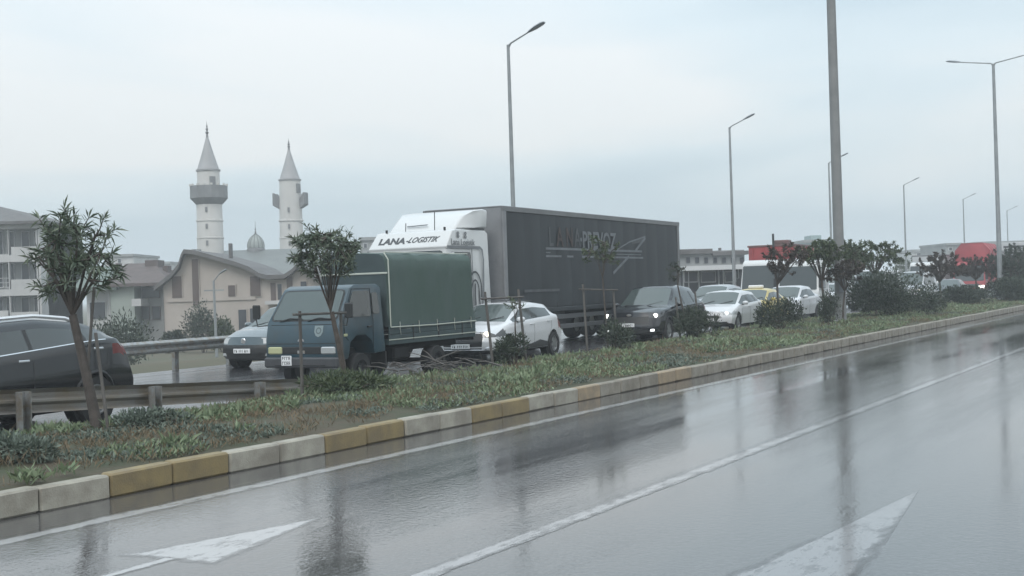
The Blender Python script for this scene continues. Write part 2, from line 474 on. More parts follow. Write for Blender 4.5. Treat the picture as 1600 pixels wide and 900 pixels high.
# planted median: soil raised to the kerb top, uneven, dropping to the far carriageway
b = MB()
sl = [-14 + .6 * i for i in range(150)] + [76 + 6 * i for i in range(40)] + [320, 500, 900, 1300]
NT = 9
for s_ in sl:
    # far edge of the median measured across at this s
    p = u * s_ + n * 9.1
    sf = p.dot(v) if p.dot(v) < BEND else None
    if sf is not None:
        cf = (FQ - u.dot(nv) * s_) / n.dot(nv)
    else:
        cf = (v * BEND + nv * FQ).dot(n)
    cf = min(cf, (v * BEND + nv * FQ).dot(n))
    for k in range(NT + 1):
        t = k / NT
        c_ = 9.1 + (cf - 9.1) * t
        z_ = .20 + (.035 * noise2(s_ * .5, c_ * .6) + .02 * noise2(s_ * 1.7, c_ * 1.7, 2) if 0 < k < NT else 0)
        z_ += .06 * math.sin(math.pi * t) - .19 * max(0, (t - .35) / .65) ** 1.3
        b.v.append((s_, c_, z_))
    b.v.append((s_, cf + .02, -.02))
w_ = NT + 2
for i in range(len(sl) - 1):
    for k in range(w_ - 1):
        b.f.append((i * w_ + k, (i + 1) * w_ + k, (i + 1) * w_ + k + 1, i * w_ + k + 1))
median = b.build('median_strip', MT['soil'], smooth=True); median.rotation_euler.z = RZ; tag(median, kind='structure')
def median_cf(s_):
    return min((FQ - u.dot(nv) * s_) / n.dot(nv), (v * BEND + nv * FQ).dot(n))

# kerb: a mortar bed with separate concrete stones, painted yellow and white in turns
b = MB(); b.box((-14, 8.98, -.02), (620, 9.12, .19))
kerb = b.build('kerb', MT['kerb_bare']); kerb.rotation_euler.z = RZ; tag(kerb, kind='structure')
PITCH = .76
def stone_mesh(m):
    s = MB(); s.bbox((0, 0, 0), (PITCH - .012, .16, .22), .018)
    return s.mesh('kerb_stone', m, True)
SM = {k: stone_mesh(MT[k]) for k in ('kerb_white', 'kerb_yellow', 'kerb_bare', 'kerb_rust')}
for i in range(-16, 150):
    s0 = 6.84 + PITCH * i
    col = 'kerb_bare'
    if s0 < 7.5: col = 'kerb_white' if (i // 2) % 2 == 0 or i == 0 else 'kerb_yellow'
    if i in (0, -1): col = 'kerb_white'
    elif i in (1, 2): col = 'kerb_yellow'
    elif i in (3, 4): col = 'kerb_white'
    elif i in (5, 6): col = 'kerb_yellow'
    elif i in (7, 8): col = 'kerb_white'
    elif i in (9, 10): col = 'kerb_yellow'
    elif i in (11, 12): col = 'kerb_white'
    elif i in (13, 17, 18): col = 'kerb_rust'
    o = bpy.data.objects.new('kerb_stone', SM[col]); C.objects.link(o); o.parent = kerb
    o.location = (s0, 8.90 + random.uniform(-.006, .006), random.uniform(-.006, .006))
    o.rotation_euler = (random.uniform(-.025, .025), random.uniform(-.007, .007), random.uniform(-.009, .009))
b = MB()
for i in range(150, 640):
    b.box((6.84 + PITCH * i, 8.90, 0), (6.84 + PITCH * (i + 1) - .012, 9.02, .22))
o = b.build('far_kerb_stones', MT['kerb_bare'], kerb); tag(o, kind='stuff')
# ------------------------------------------------------------------ car builder
def paint(name, col, rough=.28, metal=0.0, dirt=.12):
    return mat(name, col, rough, metal, var=dirt, vscale=.9, coat=.7)
def lerp_keys(keys, x):
    if x <= keys[0][0]: return keys[0][1]
    for (a, p), (b_, q) in zip(keys, keys[1:]):
        if x <= b_: return p + (q - p) * (x - a) / (b_ - a)
    return keys[-1][1]
def soft(keys, x, r=.07):
    return sum(lerp_keys(keys, x + d * r) for d in (-1, -.5, 0, .5, 1)) / 5

def wheel(parent, x, y, r, w, side, rim_m):
    b = MB(); ri = r * .64
    b.lathe([(ri, -w / 2), (r * .93, -w / 2), (r, -w * .32), (r, w * .32), (r * .93, w / 2), (ri, w / 2)], (0, 0, 0), 'y', 28, cap=False)
    wh = b.build('wheel', MT['tyre'], parent, True); wh.location = (x, y, r)
    b = MB(); f = side * w * .40
    b.lathe([(ri, -w * .4), (ri, f), (ri * .92, f * 1.02), (ri * .86, f * .7), (ri * .2, f * .62)], (0, 0, 0), 'y', 24)
    for k in range(5):
        M_ = Matrix.Rotation(2 * math.pi * k / 5 + .3, 4, 'Y')
        b.box((ri * .1, f * .70 if side > 0 else f * 1.0, -.035), (ri * .93, f * 1.0 if side > 0 else f * .70, .035), M_)
    b.lathe([(.055, f * .6), (.05, f * 1.06)], (0, 0, 0), 'y', 12)
    b.build('rim', rim_m, wh)
    return wh

def car(name, label, loc, rotz, pm, P, group=None, cat='car'):
    """P: L, W, H, zl (sill), xc cowl, xr roof front, xrr roof rear, xt tail top, zh hood front, zc cowl, zt tail top,
       belt0/belt1, fa/ra axle positions, wr wheel radius; local x runs rearwards from the front bumper while building,
       then is flipped so that the car's +x is forward, origin on the ground at its middle"""
    L, Wd, H = P['L'], P['W'], P['H']; hw = Wd / 2
    zl = P.get('zl', .22); xc, xr, xrr, xt = P['xc'], P['xr'], P['xrr'], P['xt']
    zt = P['zt']; zhood, zcowl = P['zh'], P['zc']; b0, b1 = P['b0'], P['b1']
    fa, ra, wr = P['fa'], P['ra'], P['wr']
    ztop = [(0, zhood - .05), (.12, zhood), (.5, zhood + (zcowl - zhood) * .62), (xc, zcowl), (xr, H - .035), ((xr + xrr) / 2, H), (xrr, H - P.get('rd', .05)), (xt, zt), (L - .04, zt - .06), (L, zt - .1)]
    zbelt = [(0, zhood - .12), (.3, zhood - .03), (xc, b0), (xrr, b1), (xt, b1 + .01), (L, min(b1, zt - .1) - .03)]
    zlow = [(0, zl + .07), (.45, zl), (L - .5, zl + .02), (L, zl + .10)]
    wid = [(0, hw * .95), (.5, hw * .985), (1.2, hw), (L - 1.0, hw), (L - .3, hw * .97), (L, hw * .94)]
    gr = P.get('gr', .77)
    wtop = [(0, hw * .80), (xc, hw * .86), (xr, hw * gr), (xrr, hw * (gr - .03)), (xt, hw * .80), (L, hw * .80)]
    segs = [1, 1, 6, 5, 1, 1, 6, 1, 3, 3]
    def keypts(x):
        a, zb, zt_, w_, wt = soft(zlow, x), soft(zbelt, x), soft(ztop, x), soft(wid, x), soft(wtop, x)
        zt_ = max(zt_, zb + .05); g_ = zt_ - zb
        ed = min(.10, g_ * .35)
        return [(0, a), (w_ * .80, a), (w_ * .955, a + .05), (w_ * 1.0, a + .55 * (zb - a)), (w_ * .985, zb - .06), (w_ * .955, zb),
                (w_ * .945, zb + min(.015, g_ * .2)), (wt, zt_ - ed), (wt * .94, zt_ - ed * .4), (wt * .62, zt_), (0, zt_ + .012)]
    def section(x):
        K = keypts(x); pts = []; sg = []
        for i in range(10):
            for k in range(segs[i]):
                t = k / segs[i]
                pts.append((K[i][0] * (1 - t) + K[i + 1][0] * t, K[i][1] * (1 - t) + K[i + 1][1] * t)); sg.append((i, k))
        pts.append(K[10]); return pts, sg
    nose, tailc = P.get('nose', .30), P.get('tailc', .16)
    slant = P.get('slant', .10)
    def deform(x, y, z):
        a = abs(y) / hw
        dx = nose * a ** 2.6 * max(0, 1 - x / 1.0)
        lo = max(0, (.42 - z)) * .25 + max(0, z - .52) * slant / .3
        dx += lo * max(0, 1 - x / .6)
        dx -= tailc * a ** 2.6 * max(0, 1 - (L - x) / .8)
        dx -= (max(0, z - .62) * P.get('tslant', .28) + max(0, .45 - z) * .2) * max(0, 1 - (L - x) / .5)
        return x + dx
    xs = set()
    N = 44
    for i in range(N + 1): xs.add(round(L * i / N, 4))
    for a_ in (.05, fa - wr - .06, fa + wr + .06, ra - wr - .06, ra + wr + .06, P['xb'] - .035, P['xb'] + .035, xc, xr, xrr, xt): xs.add(round(a_, 4))
    xs = sorted(xs)
    xs = [x for i, x in enumerate(xs) if i == 0 or x - xs[i - 1] > .018 or x in (L,)]
    V = []; idx = {}
    secs = [section(x) for x in xs]; sg = secs[0][1]; K = len(secs[0][0])
    Ra = wr + .055
    def put(i, k, sgn):
        y, z = secs[i][0][k]
        if k in (0, K - 1): sgn = 1; y = 0
        key = (i, k, sgn)
        if key not in idx:
            x = xs[i]
            if y > hw * .78:
                for wx in (fa, ra):
                    d = math.hypot(x - wx, z - wr)
                    if abs(d - Ra) < .055 and z > zl and d > 0:
                        x = wx + (x - wx) * Ra / d; z = wr + (z - wr) * Ra / d
            V.append((deform(x, y, z), y * sgn, z)); idx[key] = len(V) - 1
        return idx[key]
    zones = {}
    def zf(zone, f): zones.setdefault(zone, []).append(f)
    hl = P.get('hl', (zhood - .17, zhood - .03, .40, .50))
    xg0, xg1 = xc + .16, P.get('xg1', xrr + .1); xb = P['xb']
    for i in range(len(xs) - 1):
        xm = (xs[i] + xs[i + 1]) / 2
        for k in range(K - 1):
            s_, kk = sg[k]
            y0, z0 = secs[i][0][k]; y1, z1 = secs[i + 1][0][k + 1]
            zm, ym = (z0 + z1) / 2, (y0 + y1) / 2
            zone = 'body'
            gh = soft(ztop, xm) - soft(zbelt, xm)
            if s_ in (1, 2, 3, 4) and ym > hw * .6:
                if math.hypot(xm - fa, zm - wr) < Ra or math.hypot(xm - ra, zm - wr) < Ra: continue
            if s_ == 0: zone = 'underbody'
            elif s_ in (1,) : zone = 'sill'
            elif s_ == 2 and kk == 0 and P.get('clad', False): zone = 'sill'
            elif s_ == 6 and kk < 5 and gh > .16 and xg0 < xm < xg1:
                zone = 'side_window'
                if abs(xm - xb) < .05 or (xc + .16 < xm < xc + .16): zone = 'pillar'
                elif 'xq' in P and abs(xm - P['xq']) < .05: zone = 'rear_pillar'
            elif s_ >= 8 and xc + .03 < xm < xr - .05: zone = 'windscreen'
            elif s_ >= 8 and xrr + .05 < xm < xt - .03: zone = 'rear_window'
            elif xm < hl[3] and hl[0] < zm < hl[1] and s_ in (2, 3, 4): zone = 'headlight'
            elif L - xm < P.get('tl', .35) and P.get('tz0', .72) < zm < P.get('tz1', .98) and s_ in (3, 4, 5, 6): zone = 'tail_light'
            for sgn in (1, -1):
                f = (put(i, k, sgn), put(i + 1, k, sgn), put(i + 1, k + 1, sgn), put(i, k + 1, sgn))
                if len(set(f)) < 3: continue
                f = tuple(dict.fromkeys(f))
                z_ = zone
                if zone in ('side_window', 'headlight', 'tail_light', 'pillar', 'rear_pillar'): z_ = (zone, sgn, 0 if xm < xb else 1) if zone == 'side_window' else (zone, sgn)
                zf(z_, f if sgn < 0 else tuple(reversed(f)))
    # front and rear fascia as grids
    for end in (0, len(xs) - 1):
        x = xs[end]; rows = [k for k in range(1, K)]
        NY = 12; grid = []
        for k in rows:
            y, z = secs[end][0][k]; row = []
            for j in range(NY + 1):
                t = -1 + 2 * j / NY
                if j == 0: row.append(put(end, k, -1))
                elif j == NY: row.append(put(end, k, 1))
                else:
                    V.append((deform(x, y * t, z), y * t, z)); row.append(len(V) - 1)
            grid.append(row)
        for a in range(len(rows) - 1):
            zm = (secs[end][0][rows[a]][1] + secs[end][0][rows[a + 1]][1]) / 2
            for j in range(NY):
                ym = abs(-1 + 2 * (j + .5) / NY)
                zone = 'body'
                if end == 0:
                    g0, g1, gw = P.get('grille', (.50, .64, .45)); i0, i1, iw = P.get('intake', (.27, .40, .70))
                    if hl[0] < zm < hl[1] and ym > hl[2] * 1.35: zone = ('headlight', 1 if j >= NY / 2 else -1)
                    elif g0 < zm < g1 and ym < gw: zone = 'grille'
                    elif i0 < zm < i1 and ym < iw: zone = 'intake'
                    elif zm < zl + .10: zone = 'sill'
                else:
                    if P.get('tz0', .72) < zm < P.get('tz1', .98) and ym > .58: zone = ('tail_light', 1 if j >= NY / 2 else -1)
                    elif zm < zl + .22: zone = 'sill'
                f = (grid[a][j], grid[a][j + 1], grid[a + 1][j + 1], grid[a + 1][j])
                f = tuple(dict.fromkeys(f))
                if len(f) > 2: zf(zone, f if end == 0 else tuple(reversed(f)))
    root = thing(name, label, cat, loc, rotz, group)
    glass_m = MT['glass']
    litm = P.get('lit')
    mats = {'body': pm, 'underbody': MT['under'], 'sill': MT['black_trim'], 'pillar': MT['black_trim'], 'rear_pillar': MT['black_trim'], 'windscreen': MT['glass_ws'],
            'rear_window': glass_m, 'grille': MT['black_trim'], 'intake': MT['black_trim'], 'headlight': MT[P.get('lens', 'lens')], 'tail_light': MT['tail'], 'side_window': glass_m}
    def flip(p): return (L / 2 - p[0], p[1], p[2])
    # note: flipping x keeps +y as the car's left
    for zone, fl in zones.items():
        nm = zone[0] if isinstance(zone, tuple) else zone
        used = {}; b = MB()
        for f in fl:
            ff = []
            for i_ in f:
                if i_ not in used: used[i_] = len(b.v); b.v.append(flip(V[i_]))
                ff.append(used[i_])
            b.f.append(tuple(ff))
        me = bpy.data.meshes.new(nm); me.from_pydata(b.v, [], b.f); me.materials.append(mats[nm]); me.shade_smooth()
        me.set_sharp_from_angle(angle=R(50))
        o = bpy.data.objects.new(nm, me); C.objects.link(o); o.parent = root
    # surface points for trim that follows the shell
    def surf(x, zt_, sgn=1):
        pts, _ = section(x)
        for (ya, za), (yb, zb_) in zip(pts, pts[1:]):
            if za <= zt_ <= zb_ and zb_ > za:
                t = (zt_ - za) / (zb_ - za); y = ya + (yb - ya) * t
                return flip((deform(x, y, zt_), y * sgn, zt_))
        y, z = pts[len(pts) // 2]; return flip((deform(x, y, zt_), y * sgn, zt_))
    for sgn in (1, -1):
        # door gaps, arch lips, mirror, handles
        for xd in P.get('doors', (xc + .28, xb, P['xg1'] if 'xg1' in P else xrr)):
            b = MB()
            zz = [zl + .10 + (soft(zbelt, xd) - zl - .12) * k / 6 for k in range(7)]
            pts = []
            for z_ in zz:
                x_ = xd
                for wx in (fa, ra):
                    dd = math.hypot(x_ - wx, z_ - wr)
                    if dd < Ra + .04: x_ = wx + (1 if xd > wx else -1) * math.sqrt(max(0.0, (Ra + .04) ** 2 - (z_ - wr) ** 2))
                p = surf(x_, z_, sgn); pts.append((p[0], p[1] - sgn * .002, p[2]))
            b.tube(pts, .006, 4); b.build('door_gap', MT['seam'], root)
        for wx in (fa, ra):
            b = MB()
            pts = []
            for k in range(15):
                t = math.pi * (k / 14) * 1.06 - .09
                x_, z_ = wx + math.cos(t) * Ra, wr + math.sin(t) * Ra
                p = surf(min(max(x_, 0.02), L - .02), max(z_, zl + .05), sgn); pts.append((p[0], p[1] - sgn * .006, p[2]))
            b.tube(pts, P.get('lip', .014), 5); ar = b.build('wheel_arch', MT[P.get('arch', 'black_trim')], root); b = MB()
            # dark wheel well
            b.lathe([(Ra * .99, -.14), (Ra * .99, .05)], (L / 2 - wx, sgn * (hw - .14), wr), 'y', 20); b.build('wheel_well', MT['under'], ar)
        xm_ = xc + .42
        p = surf(xm_, soft(zbelt, xm_) - .005, sgn)
        b = MB()
        prof = [(.01, -.10), (.07, -.085), (.085, -.02), (.085, .03), (.06, .075), (.01, .09)]
        b.lathe([(r_, h_) for r_, h_ in prof], (0, 0, 0), 'y', 10)
        mm = Matrix.Translation((p[0] + .02, p[1] + sgn * .13, p[2] + .07)) @ Matrix.Diagonal((1.15, 1.0, .85, 1))
        b.v = [tuple(mm @ Vector(q)) for q in b.v]
        mir = b.build('mirror', pm if P.get('mir_body', True) else MT['black_trim'], root, 'all')
        b = MB(); b.box((p[0] - .03, min(p[1] - sgn * .03, p[1] + sgn * .09), p[2] - .005), (p[0] + .03, max(p[1] - sgn * .03, p[1] + sgn * .09), p[2] + .035))
        b.build('mirror_foot', MT['black_trim'], mir)
        for xh in P.get('handles', (xb - .16, (P['xg1'] if 'xg1' in P else xrr) - .20)):
            zh_ = soft(zbelt, xh) - .11
            p = surf(xh, zh_, sgn); b = MB()
            b.bbox((p[0] - .09, p[1] - .022, zh_ - .016), (p[0] + .09, p[1] + .022, zh_ + .016), .008)
            b.build('door_handle', MT['chrome'] if P.get('chrome_handles') else pm, root)
        if P.get('rails'):
            b = MB(); pts = [surf(xx, soft(ztop, xx) - .035, sgn) for xx in [xr + .02 + (xrr - xr - .1) * k / 8 for k in range(9)]]
            pts = [(q[0], q[1] + (-sgn * .03), q[2] + (.055 if 0 < i_ < 8 else .01)) for i_, q in enumerate(pts)]
            b.tube(pts, .03, 6); b.build('roof_rail', MT[P['rails']], root, True)
        if P.get('belt_chrome'):
            b = MB(); pts = [surf(xx, soft(zbelt, xx) + .006, sgn) for xx in [xg0 + (xg1 - xg0) * k / 12 for k in range(13)]]
            b.tube(pts, .014, 5); b.build('window_trim', MT['chrome'], root)
        if litm:
            zc_ = (hl[0] + hl[1]) / 2 - .01; yc = sgn * hw * P.get('ly', .74)
            xx = deform(0, yc, zc_)
            b = MB(); b.lathe([(.001, .0), (.06, .008), (.068, -.05)], (0, 0, 0), 'x', 14, cap=False)
            o = b.build('lit_lamp', MT[litm], root, True); o.location = (L / 2 - xx + .012, yc, zc_)
        fz = P.get('fog')
        if fz:
            yc = sgn * hw * .72; b = MB(); xx = deform(0, yc, fz)
            b.bbox((L / 2 - xx - .03, yc - .09, fz - .035), (L / 2 - xx + .012, yc + .09, fz + .035), .012)
            b.build('fog_lamp', MT[P.get('fogm', 'lens')], root)
        wheel(root, L / 2 - fa, sgn * (hw - .115), wr, .21, sgn, MT[P.get('rim', 'rim')])
        wheel(root, L / 2 - ra, sgn * (hw - .115), wr, .21, sgn, MT[P.get('rim', 'rim')])
    # plate with blurred characters, wipers, badge
    if P.get('plate', True):
        pz = P.get('pz', .40); px = L / 2 - deform(0, 0, pz) + .012; py = P.get('py', 0)
        b = MB(); b.bbox((px - .01, py - .26, pz - .056), (px + .012, py + .26, pz + .056), .006)
        pl = b.build('number_plate', MT['plate'], root)
        b = MB(); rr = random.Random(P.get('seed', 3))
        for yy in (-.20, -.155, -.06, -.01, .04, .11, .155, .20):
            h_ = rr.choice((.034, .036, .03)); b.box((px + .012, py + yy - .017, pz - h_), (px + .0145, py + yy - .006, pz + h_))
            if rr.random() < .8: b.box((px + .012, py + yy - .006, pz + rr.choice((-h_, 0, h_ - .011))), (px + .0143, py + yy + .012, pz + rr.choice((.011,)) + .0))
        b.build('plate_characters', MT['plate_ink'], pl)
    b = MB()
    for yy in (-.45, .1):
        p0 = (L / 2 - xc - .02, yy * hw * 1.4, zcowl + .03); p1 = (L / 2 - xc - .22, yy * hw * 1.4 + .45, zcowl + .14)
        b.tube([p0, p1], .010, 4)
    b.build('wiper', MT['black_trim'], root)
    return root, (lambda y_, z_: L / 2 - deform(0, y_, z_))

HATCH = dict(L=4.06, W=1.73, H=1.45, zl=.20, xc=.98, xr=1.78, xrr=3.42, xt=3.92, zh=.80, zc=.96, zt=1.02, b0=.93, b1=1.05, fa=.84, ra=3.43, wr=.315, xb=2.28, xg1=3.30, rd=.07, gr=.74)
LEON = dict(L=4.26, W=1.80, H=1.46, zl=.19, xc=1.05, xr=1.88, xrr=3.50, xt=4.05, zh=.77, zc=.95, zt=1.02, b0=.92, b1=1.02, fa=.88, ra=3.52, wr=.32, xb=2.32, xq=3.15, xg1=3.55, rd=.06, gr=.75)
SUV = dict(L=4.60, W=1.88, H=1.66, zl=.24, xc=1.10, xr=1.95, xrr=3.85, xt=4.38, zh=.95, zc=1.10, zt=1.15, b0=1.06, b1=1.16, fa=.95, ra=3.65, wr=.36, xb=2.48, xq=3.42, xg1=3.98, rd=.08, gr=.76, clad=True, lip=.03)
SEDAN = dict(L=4.55, W=1.75, H=1.49, zl=.19, xc=1.02, xr=1.80, xrr=3.15, xt=3.85, zh=.78, zc=.97, zt=1.08, b0=.95, b1=1.02, fa=.86, ra=3.46, wr=.31, xb=2.25, xg1=3.25, rd=.05, gr=.74)
VAN = dict(L=5.0, W=1.95, H=2.25, zl=.24, xc=.85, xr=1.45, xrr=4.75, xt=4.92, zh=1.05, zc=1.22, zt=1.35, b0=1.20, b1=1.22, fa=.9, ra=4.0, wr=.34, xb=2.0, xg1=3.9, xq=3.0, rd=.05, gr=.86, tslant=.05)
# ------------------------------------------------------------------ trucks
def bev(o, w, seg=2, ang=28):
    bm = bmesh.new(); bm.from_mesh(o.data)
    es = [e for e in bm.edges if len(e.link_faces) == 2 and e.calc_face_angle(0) > R(ang)]
    bmesh.ops.bevel(bm, geom=es, offset=w, segments=seg, profile=.6, affect='EDGES', clamp_overlap=True)
    bm.to_mesh(o.data); bm.free(); o.data.shade_smooth(); o.data.set_sharp_from_angle(angle=R(40)); return o
def narrow(o, z0, k, kx=0):
    for q in o.data.vertices:
        if q.co.z > z0: q.co.y *= 1 - k * (q.co.z - z0)
    return o
def panel(name, pts, thick, m, parent, r=.05, grow=0):
    """thin plate with clipped corners through four points given counter-clockwise seen from outside"""
    P4 = [Vector(p) for p in pts]; nrm = (P4[1] - P4[0]).cross(P4[3] - P4[0]).normalized()
    ring = []
    for i in range(4):
        a, p, b_ = P4[i - 1], P4[i], P4[(i + 1) % 4]
        da, db = (a - p).normalized(), (b_ - p).normalized()
        ring += [p + da * r, p + da * r * .3 + db * r * .3, p + db * r]
    N = len(ring); b = MB()
    b.v = [tuple(p - nrm * .01) for p in ring] + [tuple(p + nrm * thick) for p in ring]
    b.f = [tuple(reversed(range(N))), tuple(range(N, 2 * N))] + [(i, (i + 1) % N, (i + 1) % N + N, i + N) for i in range(N)]
    return b.build(name, m, parent)
def strip(name, pts, w, m, parent, nrm, th=.004):
    """flat decal stripe along points lying in a plane with normal nrm"""
    b = MB(); nrm = Vector(nrm); pts = [Vector(p) for p in pts]
    for i, p in enumerate(pts):
        d = (pts[min(i + 1, len(pts) - 1)] - pts[max(0, i - 1)]).normalized(); sd = d.cross(nrm)
        ww = w[i] if isinstance(w, (list, tuple)) else w
        b.v += [tuple(p + sd * ww / 2 + nrm * th), tuple(p - sd * ww / 2 + nrm * th)]
    for i in range(len(pts) - 1): b.f.append((2 * i, 2 * i + 1, 2 * i + 3, 2 * i + 2))
    return b.build(name, m, parent)
def truck_wheel(parent, x, y, r, w, side, name='wheel', rim=None):
    b = MB(); ri = r * .58
    b.lathe([(ri, -w / 2), (r * .95, -w / 2), (r, -w * .38), (r, w * .38), (r * .95, w / 2), (ri, w / 2)], (0, 0, 0), 'y', 24, cap=False)
    wh = b.build(name, MT['tyre'], parent, True); wh.location = (x, y, r)
    b = MB(); f = side * w * .42
    b.lathe([(ri, -f), (ri, f), (ri * .9, f), (ri * .75, f * .3), (ri * .42, f * .3), (ri * .36, f * 1.05)], (0, 0, 0), 'y', 20)
    for k in range(8):
        t = 2 * math.pi * k / 8; b.lathe([(.018, f * .28), (.018, f * .5)], (ri * .58 * math.cos(t), 0, ri * .58 * math.sin(t)), 'y', 6)
    b.build('rim', rim or MT['rim'], wh, True)
def plate_blocks(parent, x, y, z, w, h, rows=1, seed=1):
    b = MB(); b.bbox((x - .012, y - w / 2, z - h / 2), (x + .01, y + w / 2, z + h / 2), .006)
    pl = b.build('number_plate', MT['plate'], parent); rr = random.Random(seed); b = MB()
    for r_ in range(rows):
        zc = z + h * (.5 - (r_ + .5) / rows); hh = h / rows * .34
        k = 7 if rows == 1 else 4
        for i in range(k):
            if rows == 1 and i in (2,): continue
            yy = y - w * .42 + w * .84 * (i + .5) / k; ww = w * .84 / k * .34
            b.box((x + .01, yy - ww, zc - hh), (x + .0125, yy - ww * .45, zc + hh))
            b.box((x + .01, yy - ww * .45, zc + hh * .55), (x + .0125, yy + ww, zc + hh))
            if rr.random() < .7: b.box((x + .01, yy - ww * .45, zc - hh * .2), (x + .0125, yy + ww, zc + hh * .18))
            if rr.random() < .6: b.box((x + .01, yy + ww * .5, zc - hh), (x + .0125, yy + ww, zc - hh * .2))
    b.build('plate_characters', MT['plate_ink'], pl)

# ---- small cab-over truck with a green tarpaulin
MT['truck_blue'] = mat('faded_blue_paint', (.026, .062, .086), .35, var=.35, vscale=2.0, coat=.3, col2=(.035, .055, .066))
MT['tarp'] = mat('green_tarpaulin', (.040, .076, .060), .55, var=.3, vscale=1.4, bump=.7, bscale=3.5, col2=(.055, .085, .078), stretch=(1, 1, .5))
MT['tarp_front'] = mat('dark_tarpaulin', (.05, .075, .08), .6, var=.3, vscale=1.6, bump=.3, bscale=4)
MT['rope'] = mat('pale_rope', (.42, .45, .40), .7)
MT['bed'] = mat('teal_bed_board', (.045, .075, .08), .5, var=.35, vscale=3)
MT['bumper_grey'] = mat('grey_bumper', (.06, .062, .068), .5, var=.3, vscale=4)
def small_truck(loc, rotz):
    t = thing('pickup_truck', 'small faded blue cab-over truck with green tarpaulin cargo cover behind the guardrail end', 'truck', loc, rotz)
    hw = .86
    prof = [(-.03, .52), (0, .62), (0, .95), (-.07, 1.26), (-.52, 1.90), (-.68, 1.965), (-1.45, 1.97), (-1.58, 1.90), (-1.60, .62), (-1.22, .60), (-1.12, .86), (-.92, .98), (-.62, .98), (-.42, .86), (-.34, .55)]
    b = MB().prism(prof, -hw, hw); cab = bev(narrow(b.build('cab', MT['truck_blue'], t), 1.24, .13), .035)
    def wy(z): return hw * (1 - .13 * max(0, z - 1.24))
    def fx0(z): return .001 if z < .95 else .001 - (z - .95) * .07 / .31
    # windscreen
    def wsx(z): return -.07 - (z - 1.26) * .45 / .64
    nx = Vector((.64, 0, .45)).normalized() * .006
    panel('windscreen', [(wsx(1.31) + nx.x, -hw + .10, 1.31 + nx.z), (wsx(1.31) + nx.x, hw - .10, 1.31 + nx.z), (wsx(1.85) + nx.x, wy(1.85) - .09, 1.85 + nx.z), (wsx(1.85) + nx.x, -wy(1.85) + .09, 1.85 + nx.z)], .006, MT['glass_ws'], cab, .07)
    sx_ = Vector((.64, 0, .45)).normalized() * .002
    panel('windscreen_seal', [(wsx(1.285) + sx_.x, -hw + .06, 1.285 + sx_.z), (wsx(1.285) + sx_.x, hw - .06, 1.285 + sx_.z), (wsx(1.875) + sx_.x, wy(1.875) - .055, 1.875 + sx_.z), (wsx(1.875) + sx_.x, -wy(1.875) + .055, 1.875 + sx_.z)], .003, MT['black_trim'], cab, .09)
    MB().tube([(fx0(.86), -hw + .06, .86), (fx0(.86), hw - .06, .86)], .006, 4).build('panel_seam', MT['seam'], cab)
    MB().tube([(fx0(1.22), -hw + .10, 1.22), (fx0(1.22), hw - .10, 1.22)], .005, 4).build('panel_seam', MT['seam'], cab)
    b = MB()
    for y0 in (-.55, .12):
        b.tube([(wsx(1.29) + .03, y0, 1.29), (wsx(1.34) + .035, y0 + .25, 1.345), (wsx(1.33) + .03, y0 + .52, 1.325)], .012, 5)
    b.build('wiper', MT['black_trim'], cab)
    for sg in (1, -1):
        def Y(z): return sg * (wy(z) + .004)
        q = [(-.28, Y(1.34), 1.34), (-1.12, Y(1.34), 1.34), (-1.16, Y(1.84), 1.84), (-.60, Y(1.84), 1.84)]
        panel('side_window', q if sg > 0 else q[::-1], .006, MT['glass'], cab, .05)
        q = [(-1.20, Y(1.38), 1.38), (-1.42, Y(1.38), 1.38), (-1.42, Y(1.80), 1.80), (-1.22, Y(1.80), 1.80)]
        panel('quarter_window', q if sg > 0 else q[::-1], .006, MT['glass'], cab, .04)
        b = MB()
        pts = [(-.20, Y(1.24), 1.26), (-.22, sg * (hw + .001), 1.0), (-.34, sg * (hw + .001), .9)]
        b.tube(pts, .007, 4); b.tube([(-1.19, Y(1.9), 1.88), (-1.18, sg * (hw + .001), 1.24), (-1.16, sg * (hw + .001), .72)], .007, 4)
        b.tube([(-.20, Y(1.26), 1.26), (-.58, Y(1.88), 1.88), (-1.19, Y(1.88), 1.88)], .006, 4)
        b.build('door_gap', MT['seam'], cab)
        b = MB().bbox((-1.12, sg * hw - .03, 1.12), (-.98, sg * hw + .03, 1.155), .01); b.build('door_handle', MT['black_trim'], cab)
        MB().bbox((-.30, sg * hw - .01, .98), (-.20, sg * hw + .018, 1.03), .006).build('side_indicator', MT['orange'], cab)
        MB().bbox((-1.62, min(sg * .50, sg * hw), .30), (-1.58, max(sg * .50, sg * hw), .62), .005).build('mud_flap', MT['black_trim'], t)
        # mirror on a tubular arm
        b = MB().tube([(-.12, sg * hw, 1.22), (-.02, sg * (hw + .20), 1.20), (-.02, sg * (hw + .24), 1.36)], .013, 6)
        arm = b.build('mirror_arm', MT['black_trim'], t)
        b = MB().bbox((-.07, sg * (hw + .24) - .09, 1.34), (-.01, sg * (hw + .24) + .09, 1.62), .02); b.build('mirror', MT['black_trim'], arm)
        # headlamps
        b = MB().bbox((-.05, min(sg * .46, sg * .80), .66), (.022, max(sg * .46, sg * .80), .80), .02)
        lamp = b.build('headlight', MT['lens'] if sg > 0 else MT['orange'], t)
        if sg > 0: tag(lamp, 'clear headlight')
        else: tag(lamp, 'yellowed headlight')
        truck_wheel(t, -.78, sg * (hw - .12), .32, .19, sg, rim=MT['rim_dark'])
        truck_wheel(t, -3.55, sg * (hw - .12), .32, .26, sg, rim=MT['rim_dark'])
    b = MB().bbox((-.04, -.46, .66), (.012, .46, .80), .01); gr = b.build('grille', MT['black_trim'], t)
    b = MB().bbox((0, -.09, .67), (.02, .09, .73), .006); b.build('grille_badge', MT['galv'], gr)
